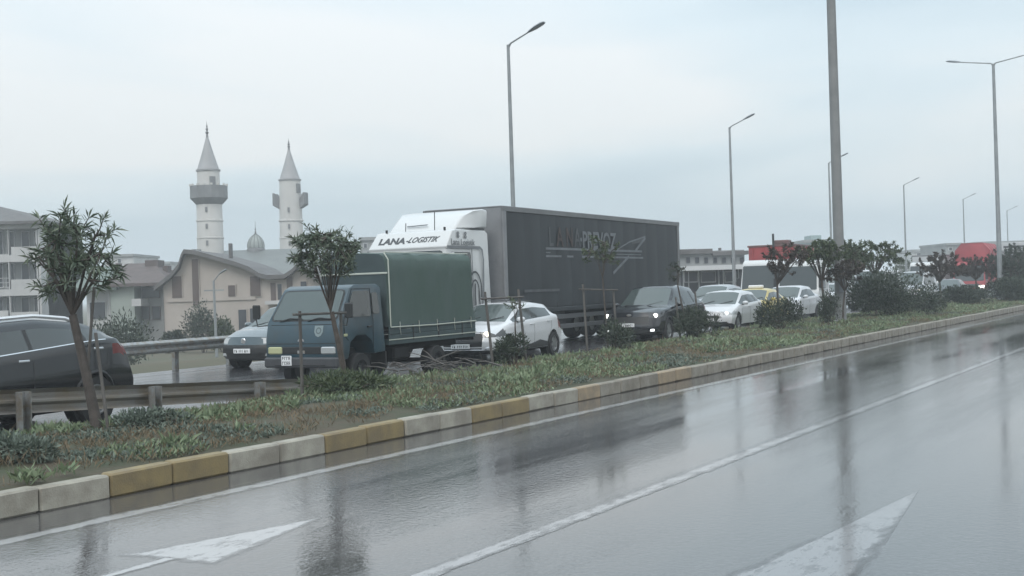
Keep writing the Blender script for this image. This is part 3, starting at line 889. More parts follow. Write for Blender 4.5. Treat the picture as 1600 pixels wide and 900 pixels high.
    b = MB().bbox((-.12, -hw - .01, .40), (.07, hw + .01, .60), .03); bm_ = b.build('bumper', MT['bumper_grey'], t)
    b = MB().box((.071, -.6, .44), (.074, .6, .455)); b.build('bumper_slot', MT['seam'], bm_)
    plate_blocks(t, .085, -.30, .54, .24, .19, 2, 5)
    # three-diamond emblem and a shield sticker
    b = MB()
    for a in (90, 210, 330):
        ca, sa = math.cos(R(a)), math.sin(R(a)); k = .085
        pts = [(0, 0), (ca * k * .55 - sa * k * .30, sa * k * .55 + ca * k * .30), (ca * k * 1.1, sa * k * 1.1), (ca * k * .55 + sa * k * .30, sa * k * .55 - ca * k * .30)]
        b.add([(.004, y, .95 + z) for y, z in pts] + [(.012, y, .95 + z) for y, z in pts], [(4, 5, 6, 7), (0, 4, 5, 1)[::-1], (1, 5, 6, 2)[::-1], (2, 6, 7, 3)[::-1], (3, 7, 4, 0)[::-1]])
    b.build('emblem', MT['chrome'], t)
    def fx(z): return 0 - (z - .95) * .07 / .31 + .006
    sh = [(-.10, 1.20), (.10, 1.20), (.10, 1.08), (.06, 1.01), (0, .985), (-.06, 1.01), (-.10, 1.08)]
    MT['sticker'] = mat('faded_sticker', (.20, .25, .26), .5); MT['sticker2'] = mat('sticker_ring', (.09, .12, .13), .5)
    b = MB().add([(fx(z), y + .40, z) for y, z in sh], [tuple(range(7))]); st = b.build('shield_sticker', MT['sticker'], t)
    b = MB(); nn_ = 14
    for r_ in (.065, .04):
        for k in range(nn_): b.v.append((fx(1.105 + r_ * math.sin(2 * math.pi * k / nn_)) + .004, .40 + r_ * math.cos(2 * math.pi * k / nn_), 1.105 + r_ * math.sin(2 * math.pi * k / nn_)))
    for k in range(nn_): b.f.append((k, (k + 1) % nn_, nn_ + (k + 1) % nn_, nn_ + k))
    b.build('sticker_ring', MT['sticker2'], st)
    # chassis, bed and tarpaulin
    b = MB()
    for y in (-.36, .36): b.box((-5.1, y - .04, .56), (-1.0, y + .04, .72))
    for x in (-1.9, -2.9, -4.3, -5.05): b.box((x - .04, -.32, .58), (x + .04, .32, .70))
    b.lathe([(.05, -.7), (.05, .7)], (-3.55, 0, .32), 'y', 8); b.bbox((-2.7, .42, .42), (-2.05, .74, .68), .03)
    b.build('chassis', MT['under'], t)
    b = MB().box((-5.2, -hw, .74), (-1.72, hw, .84)); bed = b.build('bed_floor', MT['bed'], t)
    for sg in (1, -1):
        for k in range(3):
            z0 = .85 + k * .095; b = MB().bbox((-5.2, sg * hw - .015, z0), (-1.72, sg * hw + .015, z0 + .088), .006); b.build('side_board', MT['bed'], t)
        b = MB().tube([(-5.22, sg * (hw + .018), .835), (-1.70, sg * (hw + .018), .835)], .012, 5); b.build('board_trim', MT['rope'], t)
        for x in (-2.6, -3.6, -4.6):
            b = MB().box((x - .02, sg * (hw + .017), .80), (x + .02, sg * (hw + .025), 1.12)); b.build('board_latch', MT['black_trim'], t)
    b = MB().bbox((-5.22, -hw, .84), (-5.19, hw, 1.13), .006); b.build('tailgate', MT['bed'], t)
    # tarpaulin: subdivided so that it sags between hoops
    b = MB(); nx_, secN = 28, []
    for i in range(nx_ + 1):
        x = -1.76 - 3.46 * i / nx_
        sag = .032 * math.sin(math.pi * ((i * 4 / nx_) % 1))
        top = 2.62 - .02 * abs(math.sin(i * .8)) - sag
        endk = .07 if i in (0, nx_) else 0
        ring = [(hw + .012, 1.10), (hw + .016 - sag * .6, 1.4), (hw + .014 - sag * .9, 1.8), (hw + .006 - sag * .7, 2.2), (hw - .01, top - .16), (hw - .05, top - .06), (hw - .14, top - .01), (hw * .4, top + .015), (0, top + .02)]
        ring = [(y - endk * (1 if z > 1.2 else 0), z - endk * (.6 if z > 2.3 else 0)) for y, z in ring]
        full = [(y, z) for y, z in ring] + [(-y, z) for y, z in ring[-2::-1]]
        b.v += [(x, y, z) for y, z in full]; NN = len(full)
    for i in range(nx_):
        for k in range(NN - 1): b.f.append((i * NN + k, i * NN + k + 1, (i + 1) * NN + k + 1, (i + 1) * NN + k))
    b.f.append(tuple(range(nx_ * NN, nx_ * NN + NN)))
    tp = b.build('tarpaulin', MT['tarp'], t, 'all')
    b = MB().add([b.v[k] for k in range(NN)], [tuple(range(NN))]); b.build('tarpaulin_front', MT['tarp_front'], t)
    b = MB(); b.tube([(-1.77, hw + .02, 1.10), (-1.77, hw + .015, 1.8), (-1.78, hw - .005, 2.45), (-1.8, hw - .12, 2.60)], .014, 5)
    b.tube([(-1.77, hw + .026, 1.09), (-3.4, hw + .03, 1.075), (-5.2, hw + .026, 1.09)], .013, 5)
    b.tube([(-1.8, hw - .10, 2.60), (-3.4, hw - .10, 2.60), (-5.15, hw - .12, 2.6)], .012, 5)
    b.build('edge_rope', MT['rope'], tp)
    for k in range(5):
        x = -2.1 - k * .72
        MB().tube([(x, hw + .03, 1.16), (x + .015, hw + .034, 1.04), (x - .02, hw + .03, .93)], .007, 4).build('tie_rope', MT['rope'], tp)
        MB().lathe([(.012, 0), (.024, 0), (.024, .008), (.012, .008)], (x, hw + .022, 1.17), 'y', 8, cap=False).build('eyelet', MT['galv'], tp)
    b = MB().bbox((-1.775, -hw + .05, 2.16), (-1.74, hw - .02, 2.20), .008); b.build('front_rail', MT['rope'], t)
    # rear mud flap lamp bar
    b = MB().box((-5.28, -.78, .66), (-5.22, .78, .73)); b.build('rear_bar', MT['black_trim'], t)
    return t

# ---- articulated truck
MT['cab_white'] = paint('truck_white', (.55, .56, .56), .3, 0, .04)
MT['curtain'] = mat('grey_curtain', (.028, .034, .039), .62, var=.3, vscale=1.3, bump=.5, bscale=1.6, stretch=(1, 1, .25))
MT['curtain_rail'] = mat('grey_rail', (.16, .165, .17), .5, var=.2, vscale=2)
MT['trailer_front'] = mat('trailer_front_grey', (.23, .235, .245), .55, var=.2, vscale=2)
MT['curtain_print'] = mat('faded_white_print', (.17, .185, .20), .65, var=.3, vscale=5)
MT['curtain_print_red'] = mat('faded_red_print', (.075, .054, .050), .65, var=.4, vscale=3)
MT['curtain_print_grey'] = mat('faded_grey_print', (.088, .095, .102), .65, var=.4, vscale=3)
MT['decal'] = mat('dark_decal', (.05, .055, .06), .5)
MT['decal_grey'] = mat('grey_decal', (.16, .17, .18), .5)
MT['cab_dark'] = mat('cab_lower_grey', (.10, .105, .11), .5)
def semi_truck(loc, rotz):
    t = thing('articulated_truck', 'white tractor cab pulling a long dark grey curtain-sided trailer with white lettering', 'truck', loc, rotz)
    hw = 1.23
    prof = [(-.05, .45), (.0, .70), (0, 1.55), (-.05, 1.72), (-.20, 2.86), (-.17, 2.92), (-.55, 3.34), (-.75, 3.38), (-2.30, 3.38), (-2.42, 3.30), (-2.42, 1.05), (-2.1, 1.0), (-2.05, .55), (-1.9, .45)]
    b = MB().prism(prof, -hw, hw); cab = bev(narrow(b.build('cab', MT['cab_white'], t), 2.6, .07), .06, 3)
    # roof fairing
    fp = [(-.85, 3.36), (-1.35, 3.74), (-1.75, 3.90), (-2.25, 3.96), (-2.48, 3.93), (-2.40, 3.44), (-1.6, 3.42)]
    b = MB().prism(fp, -1.16, 1.16); f = b.build('roof_fairing', MT['cab_white'], t)
    for q in f.data.vertices:
        if q.co.x > -1.5: q.co.y *= .86
    bev(f, .06, 3)
    b = MB().prism([(-1.25, 3.375), (-1.25, 3.44), (-2.40, 3.44), (-2.40, 3.375)], -1.08, 1.08); b.build('fairing_gap', MT['cab_dark'], t)
    for sg in (1, -1):
        b = MB().tube([(-.62, sg * .9, 3.36), (-.62, sg * .9, 3.44)], .035, 6); b.build('roof_lamp', MT['black_trim'], cab)
    for y in (.55, -.35): MB().tube([(-.70, y, 3.38), (-.72, y, 3.85 if y > 0 else 3.6)], .012, 5).build('aerial', MT['black_trim'], cab)
    strip('fairing_slot', [(-1.02, -.50, 3.50), (-1.02, .15, 3.52)], .05, MT['decal'], f, Vector((.6, 0, .8)).normalized(), .03)
    # windscreen, grille, lamps, bumper
    d = Vector((1.14, 0, .15)).normalized() * .012
    panel('windscreen', [(-.055 + d.x, -1.10, 1.82), (-.055 + d.x, 1.10, 1.82), (-.19 + d.x, 1.09, 2.82), (-.19 + d.x, -1.09, 2.82)], .008, MT['glass'], cab, .08)
    b = MB().bbox((-.02, -.95, .78), (.02, .95, 1.50), .02); gr = b.build('grille', MT['cab_dark'], t)
    for k in range(5): MB().bbox((.02, -.9, .84 + k * .13), (.045, .9, .89 + k * .13), .008).build('grille_bar', MT['cab_white'], gr)
    MB().bbox((-.10, -hw - .005, .38), (.06, hw + .005, .72), .05).build('bumper', MT['cab_white'], t)
    for sg in (1, -1):
        MB().bbox((-.05, min(sg * .80, sg * 1.18), .55), (.075, max(sg * .80, sg * 1.18), .70), .02).build('headlight', MT['lens'], t)
        def q(a): return a if sg > 0 else a[::-1]
        Y = lambda z: sg * (hw * (1 - .07 * max(0, z - 2.6)) + .004)
        panel('side_window', q([(-.22, Y(2.0), 2.0), (-1.38, Y(2.0), 2.0), (-1.38, Y(2.78), 2.78), (-.34, Y(2.78), 2.78)]), .006, MT['glass'], cab, .07)
        b = MB(); b.tube([(-.14, Y(2.87), 2.87), (-1.46, Y(2.87), 2.87), (-1.46, Y(1.2), 1.2)], .012, 4); b.build('door_gap', MT['decal_grey'], cab)
        b = MB().bbox((-.30, sg * (hw + .02) - (.0 if sg > 0 else .16), 2.0), (-.16, sg * (hw + .02) + (.16 if sg > 0 else 0), 2.75), .03)
        b.build('mirror', MT['cab_white'], t)
        MB().bbox((-2.05, sg * hw - .02, .9), (-1.55, sg * hw + .012, 1.0), .01).build('step', MT['black_trim'], cab)
        for i, x in enumerate((-1.35, -5.0)):
            truck_wheel(t, x, sg * (1.05 if i == 0 else .95), .50, .32 if i == 0 else .6, sg)
        MB().bbox((-4.2, min(sg * .6, sg * 1.2), .5), (-2.5, max(sg * .6, sg * 1.2), 1.05), .08).build('fuel_tank', MT['galv'] if sg < 0 else MT['cab_dark'], t)
    MB().box((-6.2, -.42, .75), (-1.0, .42, 1.02)).build('chassis', MT['under'], t)
    # lettering on the visor band and on the cab side
    ang = math.atan2(.38, .42)
    nrm = Vector((.42, 0, .38)).normalized()
    mid = Vector((-.36, 0, 3.13)) + nrm * .006
    upv = Vector((-.38, 0, .42)).normalized()
    MF = Matrix(((0, upv.x, nrm.x, 0), (1, 0, 0, 0), (0, upv.z, nrm.z, 0), (0, 0, 0, 1)))
    def vis(y, s): p = mid + Vector((0, y, 0)) - upv * s; return Matrix.Translation(p) @ MF
    text_obj('lettering', 'LANA', .30, MT['decal'], cab, vis(-.96, .12), bold=.012, sx=1.05)
    text_obj('lettering', '-LOGISTIK', .27, MT['decal'], cab, vis(-.12, .10), shear=.35, bold=.004, sx=.78)
    ys = hw * (1 - .07 * .4) + .006
    text_obj('lettering', 'Lana Logistik', .23, MT['decal_grey'], cab, side_M(-.42, ys, 2.965), bold=.002, sx=1.02)
    b = MB()
    for (cx, cz) in ((-.80, 3.27), (-1.18, 3.27), (-.80, 3.19), (-1.18, 3.18)):
        for k in range(6):
            a = 2 * math.pi * k / 6; c0 = Vector((cx + .045 * math.cos(a), ys - .012, cz + .03 * math.sin(a)))
            b.add([c0 + Vector((.03 * math.cos(t_), .004, .02 * math.sin(t_))) for t_ in (0, 1.05, 2.09, 3.14, 4.19, 5.24)], [(0, 1, 2, 3, 4, 5)])
    b.build('flower_decal', MT['decal_grey'], cab)
    Y0 = hw + .001
    strip('door_stripe', [(-.20, Y0 - .02, 2.905), (-1.9, Y0 - .02, 2.905), (-2.0, Y0 - .015, 2.85), (-2.03, Y0, 2.6), (-2.0, Y0, 1.7), (-1.9, Y0, 1.25)], .075, MT['decal_grey'], cab, (0, 1, 0))
    def arc(cx, cz, r_, a0, a1, k=14, rz_=1.0): return [(cx - r_ * math.cos(R(a0 + (a1 - a0) * i / k)), Y0, cz + rz_ * r_ * math.sin(R(a0 + (a1 - a0) * i / k))) for i in range(k + 1)]
    strip('swirl_decal', arc(-1.55, 1.75, .34, -20, 190, rz_=1.5), .055, MT['decal'], cab, (0, 1, 0))
    strip('swirl_decal', arc(-1.55, 1.72, .20, 0, 180, rz_=1.6), .05, MT['decal'], cab, (0, 1, 0))
    strip('swirl_decal', [(-1.35, Y0, 1.72), (-1.38, Y0, 1.2)], .05, MT['decal'], cab, (0, 1, 0))
    strip('swirl_decal', [(-1.55, Y0, 1.95), (-1.56, Y0, 1.15)], .06, MT['decal'], cab, (0, 1, 0))
    strip('swirl_decal', [(-1.75, Y0, 1.75), (-1.78, Y0, 1.3), (-1.98, Y0, 1.15)], .06, MT['decal'], cab, (0, 1, 0))
    # trailer
    x0, x1, tw = -3.12, -17.05, 1.26
    zb, zt = 1.12, 4.06
    b = MB().bbox((x1, -tw, zb), (x0, tw, zt), .02); tr = b.build('trailer', MT['curtain'], t)
    MB().box((x0, -tw + .02, zb + .02), (x0 + .03, tw - .02, zt - .02)).build('front_wall', MT['trailer_front'], tr)
    for sg in (1, -1):
        # curtain in vertical panels with slight bellies, each between two buckled straps
        npan = 13; pw = (x0 - x1 - .36) / npan
        for k in range(npan):
            xa = x0 - .20 - k * pw; xb_ = xa - pw
            b = MB(); nx_ = 4
            for i in range(nx_ + 1):
                for z in (zb + .10, 1.9, 3.0, zt - .14):
                    belly = .04 * math.sin(math.pi * i / nx_) * (1 if zb + .2 < z < zt - .2 else .2)
                    b.v.append((xa + (xb_ - xa) * i / nx_, sg * (tw + .010 + belly), z))
            for i in range(nx_):
                for j in range(3): b.f.append((i * 4 + j, (i + 1) * 4 + j, (i + 1) * 4 + j + 1, i * 4 + j + 1))
            b.build('curtain_panel', MT['curtain'], tr, 'all')
            MB().box((xa - .025, sg * tw + (.0 if sg > 0 else -.016), zb - .10), (xa + .025, sg * tw + (.016 if sg > 0 else 0), zb + .22)).build('strap', MT['black_trim'], tr)
        MB().bbox((x1 - .03, sg * (tw + .015) - .03, zt - .13), (x0 + .03, sg * (tw + .015) + .03, zt + .02), .012).build('top_rail', MT['curtain_rail'], tr)
        MB().bbox((x1 - .02, sg * (tw + .01) - .025, zb - .06), (x0 + .02, sg * (tw + .01) + .025, zb + .07), .012).build('bottom_rail', MT['curtain'], tr)
        for xx in (x0 - .07, x1 + .08):
            MB().bbox((xx - .10, sg * (tw + .012) - .03, zb), (xx + .10, sg * (tw + .012) + .03, zt), .012).build('corner_post', MT['trailer_front'] if xx > -5 else MT['curtain_rail'], tr)
        for k, x in enumerate((-12.2, -13.5, -14.8)): truck_wheel(t, x, sg * .98, .48, .38, sg)
        for z in (.52, .82): MB().bbox((-11.5, sg * 1.20 - .02, z), (-6.2, sg * 1.20 + .02, z + .14), .01).build('side_guard', MT['cab_dark'], tr)
        MB().bbox((-7.2, min(sg * .65, sg * 1.15), .55), (-6.4, max(sg * .65, sg * 1.15), 1.05), .03).build('tool_box', MT['black_trim'], tr)
        MB().tube([(-5.9, sg * .8, 1.1), (-5.9, sg * .8, .35)], .06, 6).build('landing_leg', MT['cab_dark'], tr)
    MB().bbox((x1 - .02, -tw, zt - .02), (x0, tw, zt + .03), .02).build('trailer_roof', MT['curtain_rail'], tr)
    MB().bbox((x1 - .10, -1.1, zt - .12), (x1 + .02, tw + .03, zt + .035), .02).build('rear_header', MT['curtain_rail'], tr)
    MB().box((-16.8, -.5, .85), (-5.2, .5, 1.12)).build('trailer_frame', MT['under'], tr)
    MB().bbox((x1 - .02, -1.15, .45), (x1 + .08, 1.15, .58), .02).build('rear_bumper', MT['cab_dark'], tr)
    # print on the near side curtain; distances measured from the front of the trailer
    yq = tw + .054
    def X(l): return x0 - l
    for k, (ch, l, m_) in enumerate((('L', 2.75, 'curtain_print_grey'), ('A', 3.3, 'curtain_print_red'), ('N', 3.95, 'curtain_print_red'), ('A', 4.55, 'curtain_print_grey'))):
        text_obj('faded_letter', ch, .82, MT[m_], tr, side_M(X(l), yq, 3.02), bold=.01, sx=.82)
    text_obj('lettering', '\u00b7PREVOZ', .74, MT['curtain_print'], tr, side_M(X(4.95), yq, 2.99), bold=.018, sx=.98)
    for za, zb_, segs_ in ((2.90, 2.97, [(2.55, 10.1)]), (2.68, 2.74, [(2.55, 3.6), (4.0, 4.45), (5.1, 6.0), (7.0, 10.2)]), (2.80, 2.83, [(2.55, 2.85), (7.0, 10.0)])):
        for a, c_ in segs_: MB().box((X(c_), yq - .004, za), (X(a), yq, zb_)).build('stripe', MT['curtain_print'], tr)
    strip('arrow_print', [(X(7.5), yq, 2.18), (X(8.9), yq, 2.75)], .10, MT['curtain_print'], tr, (0, 1, 0))
    strip('arrow_print', [(X(9.5), yq, 2.95), (X(10.45), yq, 3.42)], .10, MT['curtain_print'], tr, (0, 1, 0))
    strip('arrow_print', [(X(7.9), yq, 2.98), (X(9.0), yq, 3.25), (X(10.45), yq, 3.46)], .05, MT['curtain_print'], tr, (0, 1, 0))
    strip('arrow_print', [(X(9.2), yq - .001, 3.22), (X(10.4), yq - .001, 3.40)], [.10, .22], MT['curtain_print_grey'], tr, (0, 1, 0))
    MB().box((X(3.4), yq - .004, 1.66), (X(1.1), yq, 1.74)).build('stripe', MT['curtain_print_grey'], tr)
    return t

# ---- plain rigid trucks for the queue behind
def rigid_truck(name, label, loc, rotz, cabm, H=2.75, W=2.2, body=None, L=6.5, bodym=None, bodyH=3.6, roof=0.0, lit=False, group=None):
    t = thing(name, label, 'truck', loc, rotz, group); hw = W / 2
    zg = 1.15 * H / 2.75
    prof = [(-.03, .5), (0, .62), (0, zg - .05), (-.05, zg + .05), (-.30, H - .22), (-.42, H - .08), (-.6, H), (-1.75, H), (-1.85, H - .1), (-1.85, .7), (-1.4, .6), (-.5, .55)]
    cab = bev(narrow(MB().prism(prof, -hw, hw).build('cab', cabm, t), zg, .06), .06, 2)
    dz = (H - .28) - (zg + .12)
    def wx(z): return -.05 - (z - zg - .05) * .25 / (H - .27 - zg) + .012
    panel('windscreen', [(wx(zg + .12), -hw + .1, zg + .12), (wx(zg + .12), hw - .1, zg + .12), (wx(H - .3), hw - .14, H - .3), (wx(H - .3), -hw + .14, H - .3)], .008, MT['glass'], cab, .06)
    for sg in (1, -1):
        y = lambda z: sg * (hw * (1 - .06 * max(0, z - zg)) + .004)
        q = [(-.32, y(zg + .15), zg + .15), (-1.25, y(zg + .15), zg + .15), (-1.25, y(H - .35), H - .35), (-.45, y(H - .35), H - .35)]
        panel('side_window', q if sg > 0 else q[::-1], .006, MT['glass'], cab, .06)
        MB().bbox((-.04, min(sg * hw * .55, sg * hw * .95), .72), (.03, max(sg * hw * .55, sg * hw * .95), .90), .03).build('headlight', MT['lit'] if lit else MT['lens'], t)
        MB().bbox((-.2, min(sg * hw, sg * (hw + .2)), zg + .2), (-.1, max(sg * hw, sg * (hw + .2)), zg + .75), .02).build('mirror', MT['black_trim'], t)
        truck_wheel(t, -1.0, sg * (hw - .16), .42, .26, sg); truck_wheel(t, -L + 1.4, sg * (hw - .2), .42, .45, sg)
        MB().tube([(-.15, y(zg), zg + .1), (-1.32, sg * (hw + .002), zg + .1), (-1.32, sg * (hw + .002), .75)], .008, 4).build('door_gap', MT['seam'], cab)
    MB().bbox((-.02, -hw * .62, .74), (.02, hw * .62, zg - .1), .02).build('grille', MT['cab_dark'], t)
    MB().bbox((-.1, -hw, .42), (.05, hw, .66), .03).build('bumper', MT['bumper_grey'], t)
    MB().box((wx(H - .3) + .01, -hw + .12, zg + .06), (wx(H - .3) + .03, hw - .12, zg + .10)).build('wiper_bar', MT['black_trim'], cab)
    MB().box((-L, -.4, .6), (-1.0, .4, .85)).build('chassis', MT['under'], t)
    if roof: bev(MB().prism([(-.6, H), (-1.2, H + roof), (-1.8, H + roof + .05), (-1.8, H)], -hw * .9, hw * .9).build('roof_deflector', cabm, t), .05)
    plate_blocks(t, .06, 0, .54, .5, .11, 1, 9)
    if body == 'dump':
        tub = MB().bbox((-L, -1.22, 1.05), (-2.0, 1.22, bodyH), .03).build('dump_body', bodym, t)
        for k in range(7):
            x = -2.25 - k * (L - 2.4) / 6.4
            for sg in (1, -1): MB().bbox((x - .05, sg * 1.22 - .04, 1.1), (x + .05, sg * 1.22 + .04, bodyH - .05), .01).build('rib', bodym, tub)
        MB().bbox((-L - .03, -1.27, bodyH - .06), (-1.95, 1.27, bodyH + .04), .02).build('rim_rail', MT['dump_rim'], tub)
        for y in (-1.0, -.33, .33, 1.0): MB().bbox((-2.0, y - .04, 1.2), (-1.95, y + .04, bodyH - .1), .01).build('rib', bodym, tub)
        MB().bbox((-2.9, .1, bodyH + .04), (-2.2, .9, bodyH + .28), .05).build('rolled_cover', MT['dump_rim'], tub)
        MB().tube([(-1.95, .15, 2.3), (-1.95, .15, bodyH + .62)], .06, 8).build('exhaust', MT['black_trim'], t)
    elif body == 'tent':
        hp = bodyH
        tub = MB().add([(-2.0, -1.22, 1.1), (-2.0, 1.22, 1.1), (-2.0, 1.22, hp - .55), (-2.0, .75, hp), (-2.0, -.75, hp), (-2.0, -1.22, hp - .55),
                        (-L, -1.22, 1.1), (-L, 1.22, 1.1), (-L, 1.22, hp - .55), (-L, .75, hp), (-L, -.75, hp), (-L, -1.22, hp - .55)],
                       [(0, 1, 2, 3, 4, 5), (6, 7, 8, 9, 10, 11), (0, 1, 7, 6), (1, 2, 8, 7), (2, 3, 9, 8), (3, 4, 10, 9), (4, 5, 11, 10), (5, 0, 6, 11)]).build('cargo_cover', bodym, t)
        bev(tub, .05)
        for k in range(5):
            x = -2.0 - k * (L - 2.0) / 4
            MB().tube([(x, -1.23, 1.1), (x, -1.24, hp - .54), (x, -.76, hp + .012), (x, .76, hp + .012), (x, 1.24, hp - .54), (x, 1.23, 1.1)], .03, 5).build('hoop', bodym, tub)
    elif body == 'box':
        tub = MB().bbox((-L, -1.24, 1.0), (-2.0, 1.24, bodyH), .04).build('cargo_box', bodym, t)
        MB().bbox((-L - .02, -1.27, bodyH - .08), (-1.98, 1.27, bodyH + .03), .02).build('top_rail', MT['curtain_rail'], tub)
    return t
# ------------------------------------------------------------------ the queue on the far carriageway (it drives towards the camera)
HD1, HD2 = R(-118), R(-121)
P_black = paint('black_car_paint', (.020, .022, .025), .25, .2); P_black2 = paint('graphite_car_paint', (.013, .015, .020), .22, .2)
P_white = paint('white_car_paint', (.62, .63, .65), .25, 0, .05); P_white2 = paint('white_car_paint_grimy', (.56, .57, .60), .3, 0, .12)
P_blue = paint('grey_blue_car_paint', (.085, .115, .13), .22, .3); P_yellow = paint('taxi_yellow', (.52, .40, .09), .3, 0, .08)
P_silver = paint('silver_car_paint', (.42, .43, .45), .28, .5); MT['silver'] = mat('brushed_silver', (.72, .73, .75), .35, .4); P_dark = paint('dark_car_paint', (.05, .055, .065), .25, .3)
def cfg(base, **k): d = dict(base); d.update(k); return d

p = far(11.45, 14.62)
left_suv, _ = car('crossover', 'black crossover with silver roof rails and chrome window strip behind the near guardrail', p, HD1, P_black,
    cfg(SUV, L=4.5, W=1.85, H=1.60, rails='silver', belt_chrome=True, chrome_handles=True, b0=1.02, b1=1.22, zt=1.22, xrr=3.6, xt=4.28, ra=3.6, xg1=3.85, xq=3.38, tl=.50, tz0=1.0, tz1=1.14, zl=.22, tslant=.35, mir_body=False, seed=2))
b = MB().lathe([(.02, 0), (.24, -.01), (.31, -.04), (.335, -.10), (.335, -.20), (.30, -.24)], (0, 0, 0), 'x', 24)
sw = b.build('spare_wheel', MT['tyre'], left_suv, True); sw.location = (-2.17, -.05, .93)
p = far(25.35, 19.90)
blue, fx_ = car('hatchback', 'grey blue hatchback in the outer lane half hidden by the small truck', p, HD1, P_blue,
    cfg(LEON, L=4.26, W=1.79, H=1.55, zh=.84, zc=1.0, b0=.98, b1=1.05, grille=(.36, .60, .92), intake=(.2, .36, .8), hl=(.64, .78, .55, .42), pz=.46, seed=4, lens='lens', fog=.36))
b = MB().lathe([(.001, .0), (.062, 0), (.075, -.012), (.075, -.03)], (0, 0, 0), 'x', 18, cap=False)
o = b.build('round_badge', MT['chrome'], blue, True); o.location = (fx_(0, .70) + .02, 0, .70)
p = far(27.35, 14.92)
clio, fx_ = car('small_hatchback', 'small white hatchback with one lit headlamp right behind the green-covered truck', p, HD1, P_white,
    cfg(HATCH, grille=(.40, .73, .60), intake=(.18, .38, .72), tl=.2, hl=(.63, .79, .50, .62), lens='lens_dark', lit='lit_warm', ly=.70, pz=.42, seed=6, fog=.36, fogm='chrome', slant=.16, arch='seam'))
zz = .60; xx = fx_(0, zz) + .015
b = MB().add([(xx, 0, zz + .11), (xx, .075, zz), (xx, 0, zz - .11), (xx, -.075, zz), (xx + .02, 0, zz + .045), (xx + .02, .03, zz), (xx + .02, 0, zz - .045), (xx + .02, -.03, zz)],
             [(0, 1, 5, 4), (1, 2, 6, 5), (2, 3, 7, 6), (3, 0, 4, 7)]); b.build('diamond_badge', MT['chrome'], clio)
MB().bbox((fx_(.0, .34) + .0, -.62, .325), (fx_(.0, .34) + .03, .62, .345), .006).build('lower_strip', MT['chrome'], clio)
b = MB().prism([(.95, .26), (-.95, .28), (-.95, .40), (-.55, .46), (-.2, .40)], HATCH['W'] / 2 - .03, HATCH['W'] / 2 + .012); bev(b.build('door_moulding', MT['black_trim'], clio), .01)
MB().tube([(.2, .3, 1.455), (.05, .3, 1.49), (-1.2, .3, 1.455)], .012, 5).build('roof_bar', MT['black_trim'], clio)
MB().tube([(.2, -.3, 1.455), (.05, -.3, 1.49), (-1.2, -.3, 1.455)], .012, 5).build('roof_bar', MT['black_trim'], clio)

small_truck(far(18.62, 14.50), HD1)
semi_truck(far(26.45, 17.22), HD1)

p = far(36.45, 14.2)
kuga, fx_ = car('crossover', 'dark graphite crossover with both headlamps lit in front of the trailer rear', p, HD1, P_black2,
    cfg(SUV, L=4.72, W=1.96, H=1.74, xc=1.24, xr=2.12, gr=.71, zh=.98, zc=1.10, grille=(.56, .80, .60), intake=(.28, .46, .75), hl=(.77, .92, .55, .55), lens='lens_dark', lit='lit', ly=.80, pz=.56, py=-.05, seed=11, fog=.40, fogm='lit_dim', tz0=.9, tz1=1.12, lip=.02))
b = MB().lathe([(.001, 0), (.05, 0), (.055, -.02)], (0, 0, 0), 'x', 16, cap=False)
o = b.build('oval_badge', MT['galv'], kuga, True); o.location = (fx_(0, .86) + .02, 0, .86); o.scale = (1, 1.5, .7)
p = far(43.65, 14.25)
car('hatchback', 'white hatchback with bright headlamp close behind the graphite crossover', p, HD1, P_white,
    cfg(LEON, lit='lit_dim', grille=(.50, .62, .5), intake=(.22, .36, .8), hl=(.60, .74, .48, .58), pz=.44, seed=12, fog=.30, fogm='black_trim'))
p = Vector((9.05, 54.2, 0))
car('crossover', 'pale grey crossover in the outer lane just past the trailer tail', p, HD1, P_silver, cfg(SUV, L=4.4, H=1.66, W=1.82, seed=13))
p = Vector((10.15, 50.6, 0))
taxi, _ = car('taxi', 'yellow taxi between the white hatchback and the white saloon', p, HD1, P_yellow, cfg(SEDAN, H=1.47, seed=14))
MB().bbox((-.12, -.3, 1.47), (.12, .3, 1.60), .03).build('roof_sign', MT['plate'], taxi)
p = Vector((12.45, 54.5, 0))
car('saloon', 'white saloon with dark round lamps beside the dark sapling', p, HD2, P_white2,
    cfg(SEDAN, W=1.80, H=1.52, lens='lens', grille=(.50, .66, .55), intake=(.24, .36, .7), hl=(.60, .76, .50, .46), pz=.42, seed=15, fog=.32, fogm='black_trim', rim='rim_dark'))

MT['dump_red'] = mat('dump_red_paint', (.31, .045, .048), .5, var=.3, vscale=1.2)
MT['dump_rim'] = mat('dump_rim_dark', (.14, .075, .07), .6, var=.3, vscale=2)
MT['lorry_red'] = mat('lorry_red_tarp', (.34, .045, .055), .55, var=.25, vscale=.8)
MT['lorry_grey'] = mat('lorry_pale_body', (.46, .47, .48), .5, var=.2, vscale=1)
g_ = 'trucks waiting further back in the queue'
rigid_truck('tipper_truck', 'white cab tipper truck with tall red tipping body', Vector((12.9, 62.8, 0)), R(-117), MT['cab_white'], H=2.85, W=2.35, body='dump', L=6.6, bodym=MT['dump_red'], bodyH=3.62, group=g_)
rigid_truck('delivery_truck', 'white delivery truck close behind the white saloon', Vector((14.15, 60.3, 0)), HD2, MT['cab_white'], H=2.72, W=2.1, body=None, L=5.2, group=g_, roof=.12)
rigid_truck('covered_truck', 'truck with bright red tent-shaped cargo cover far down the queue', Vector((34.2, 91, 0)), R(-119), MT['lorry_red'], H=2.7, W=2.3, body='tent', L=8.5, bodym=MT['lorry_red'], bodyH=4.1, group=g_, lit=True)
rigid_truck('box_truck', 'white box truck standing between silver van and red covered truck', Vector((31.8, 94, 0)), HD2, MT['cab_white'], H=2.8, W=2.3, body='box', L=8.0, bodym=MT['lorry_grey'], bodyH=3.35, group=g_)
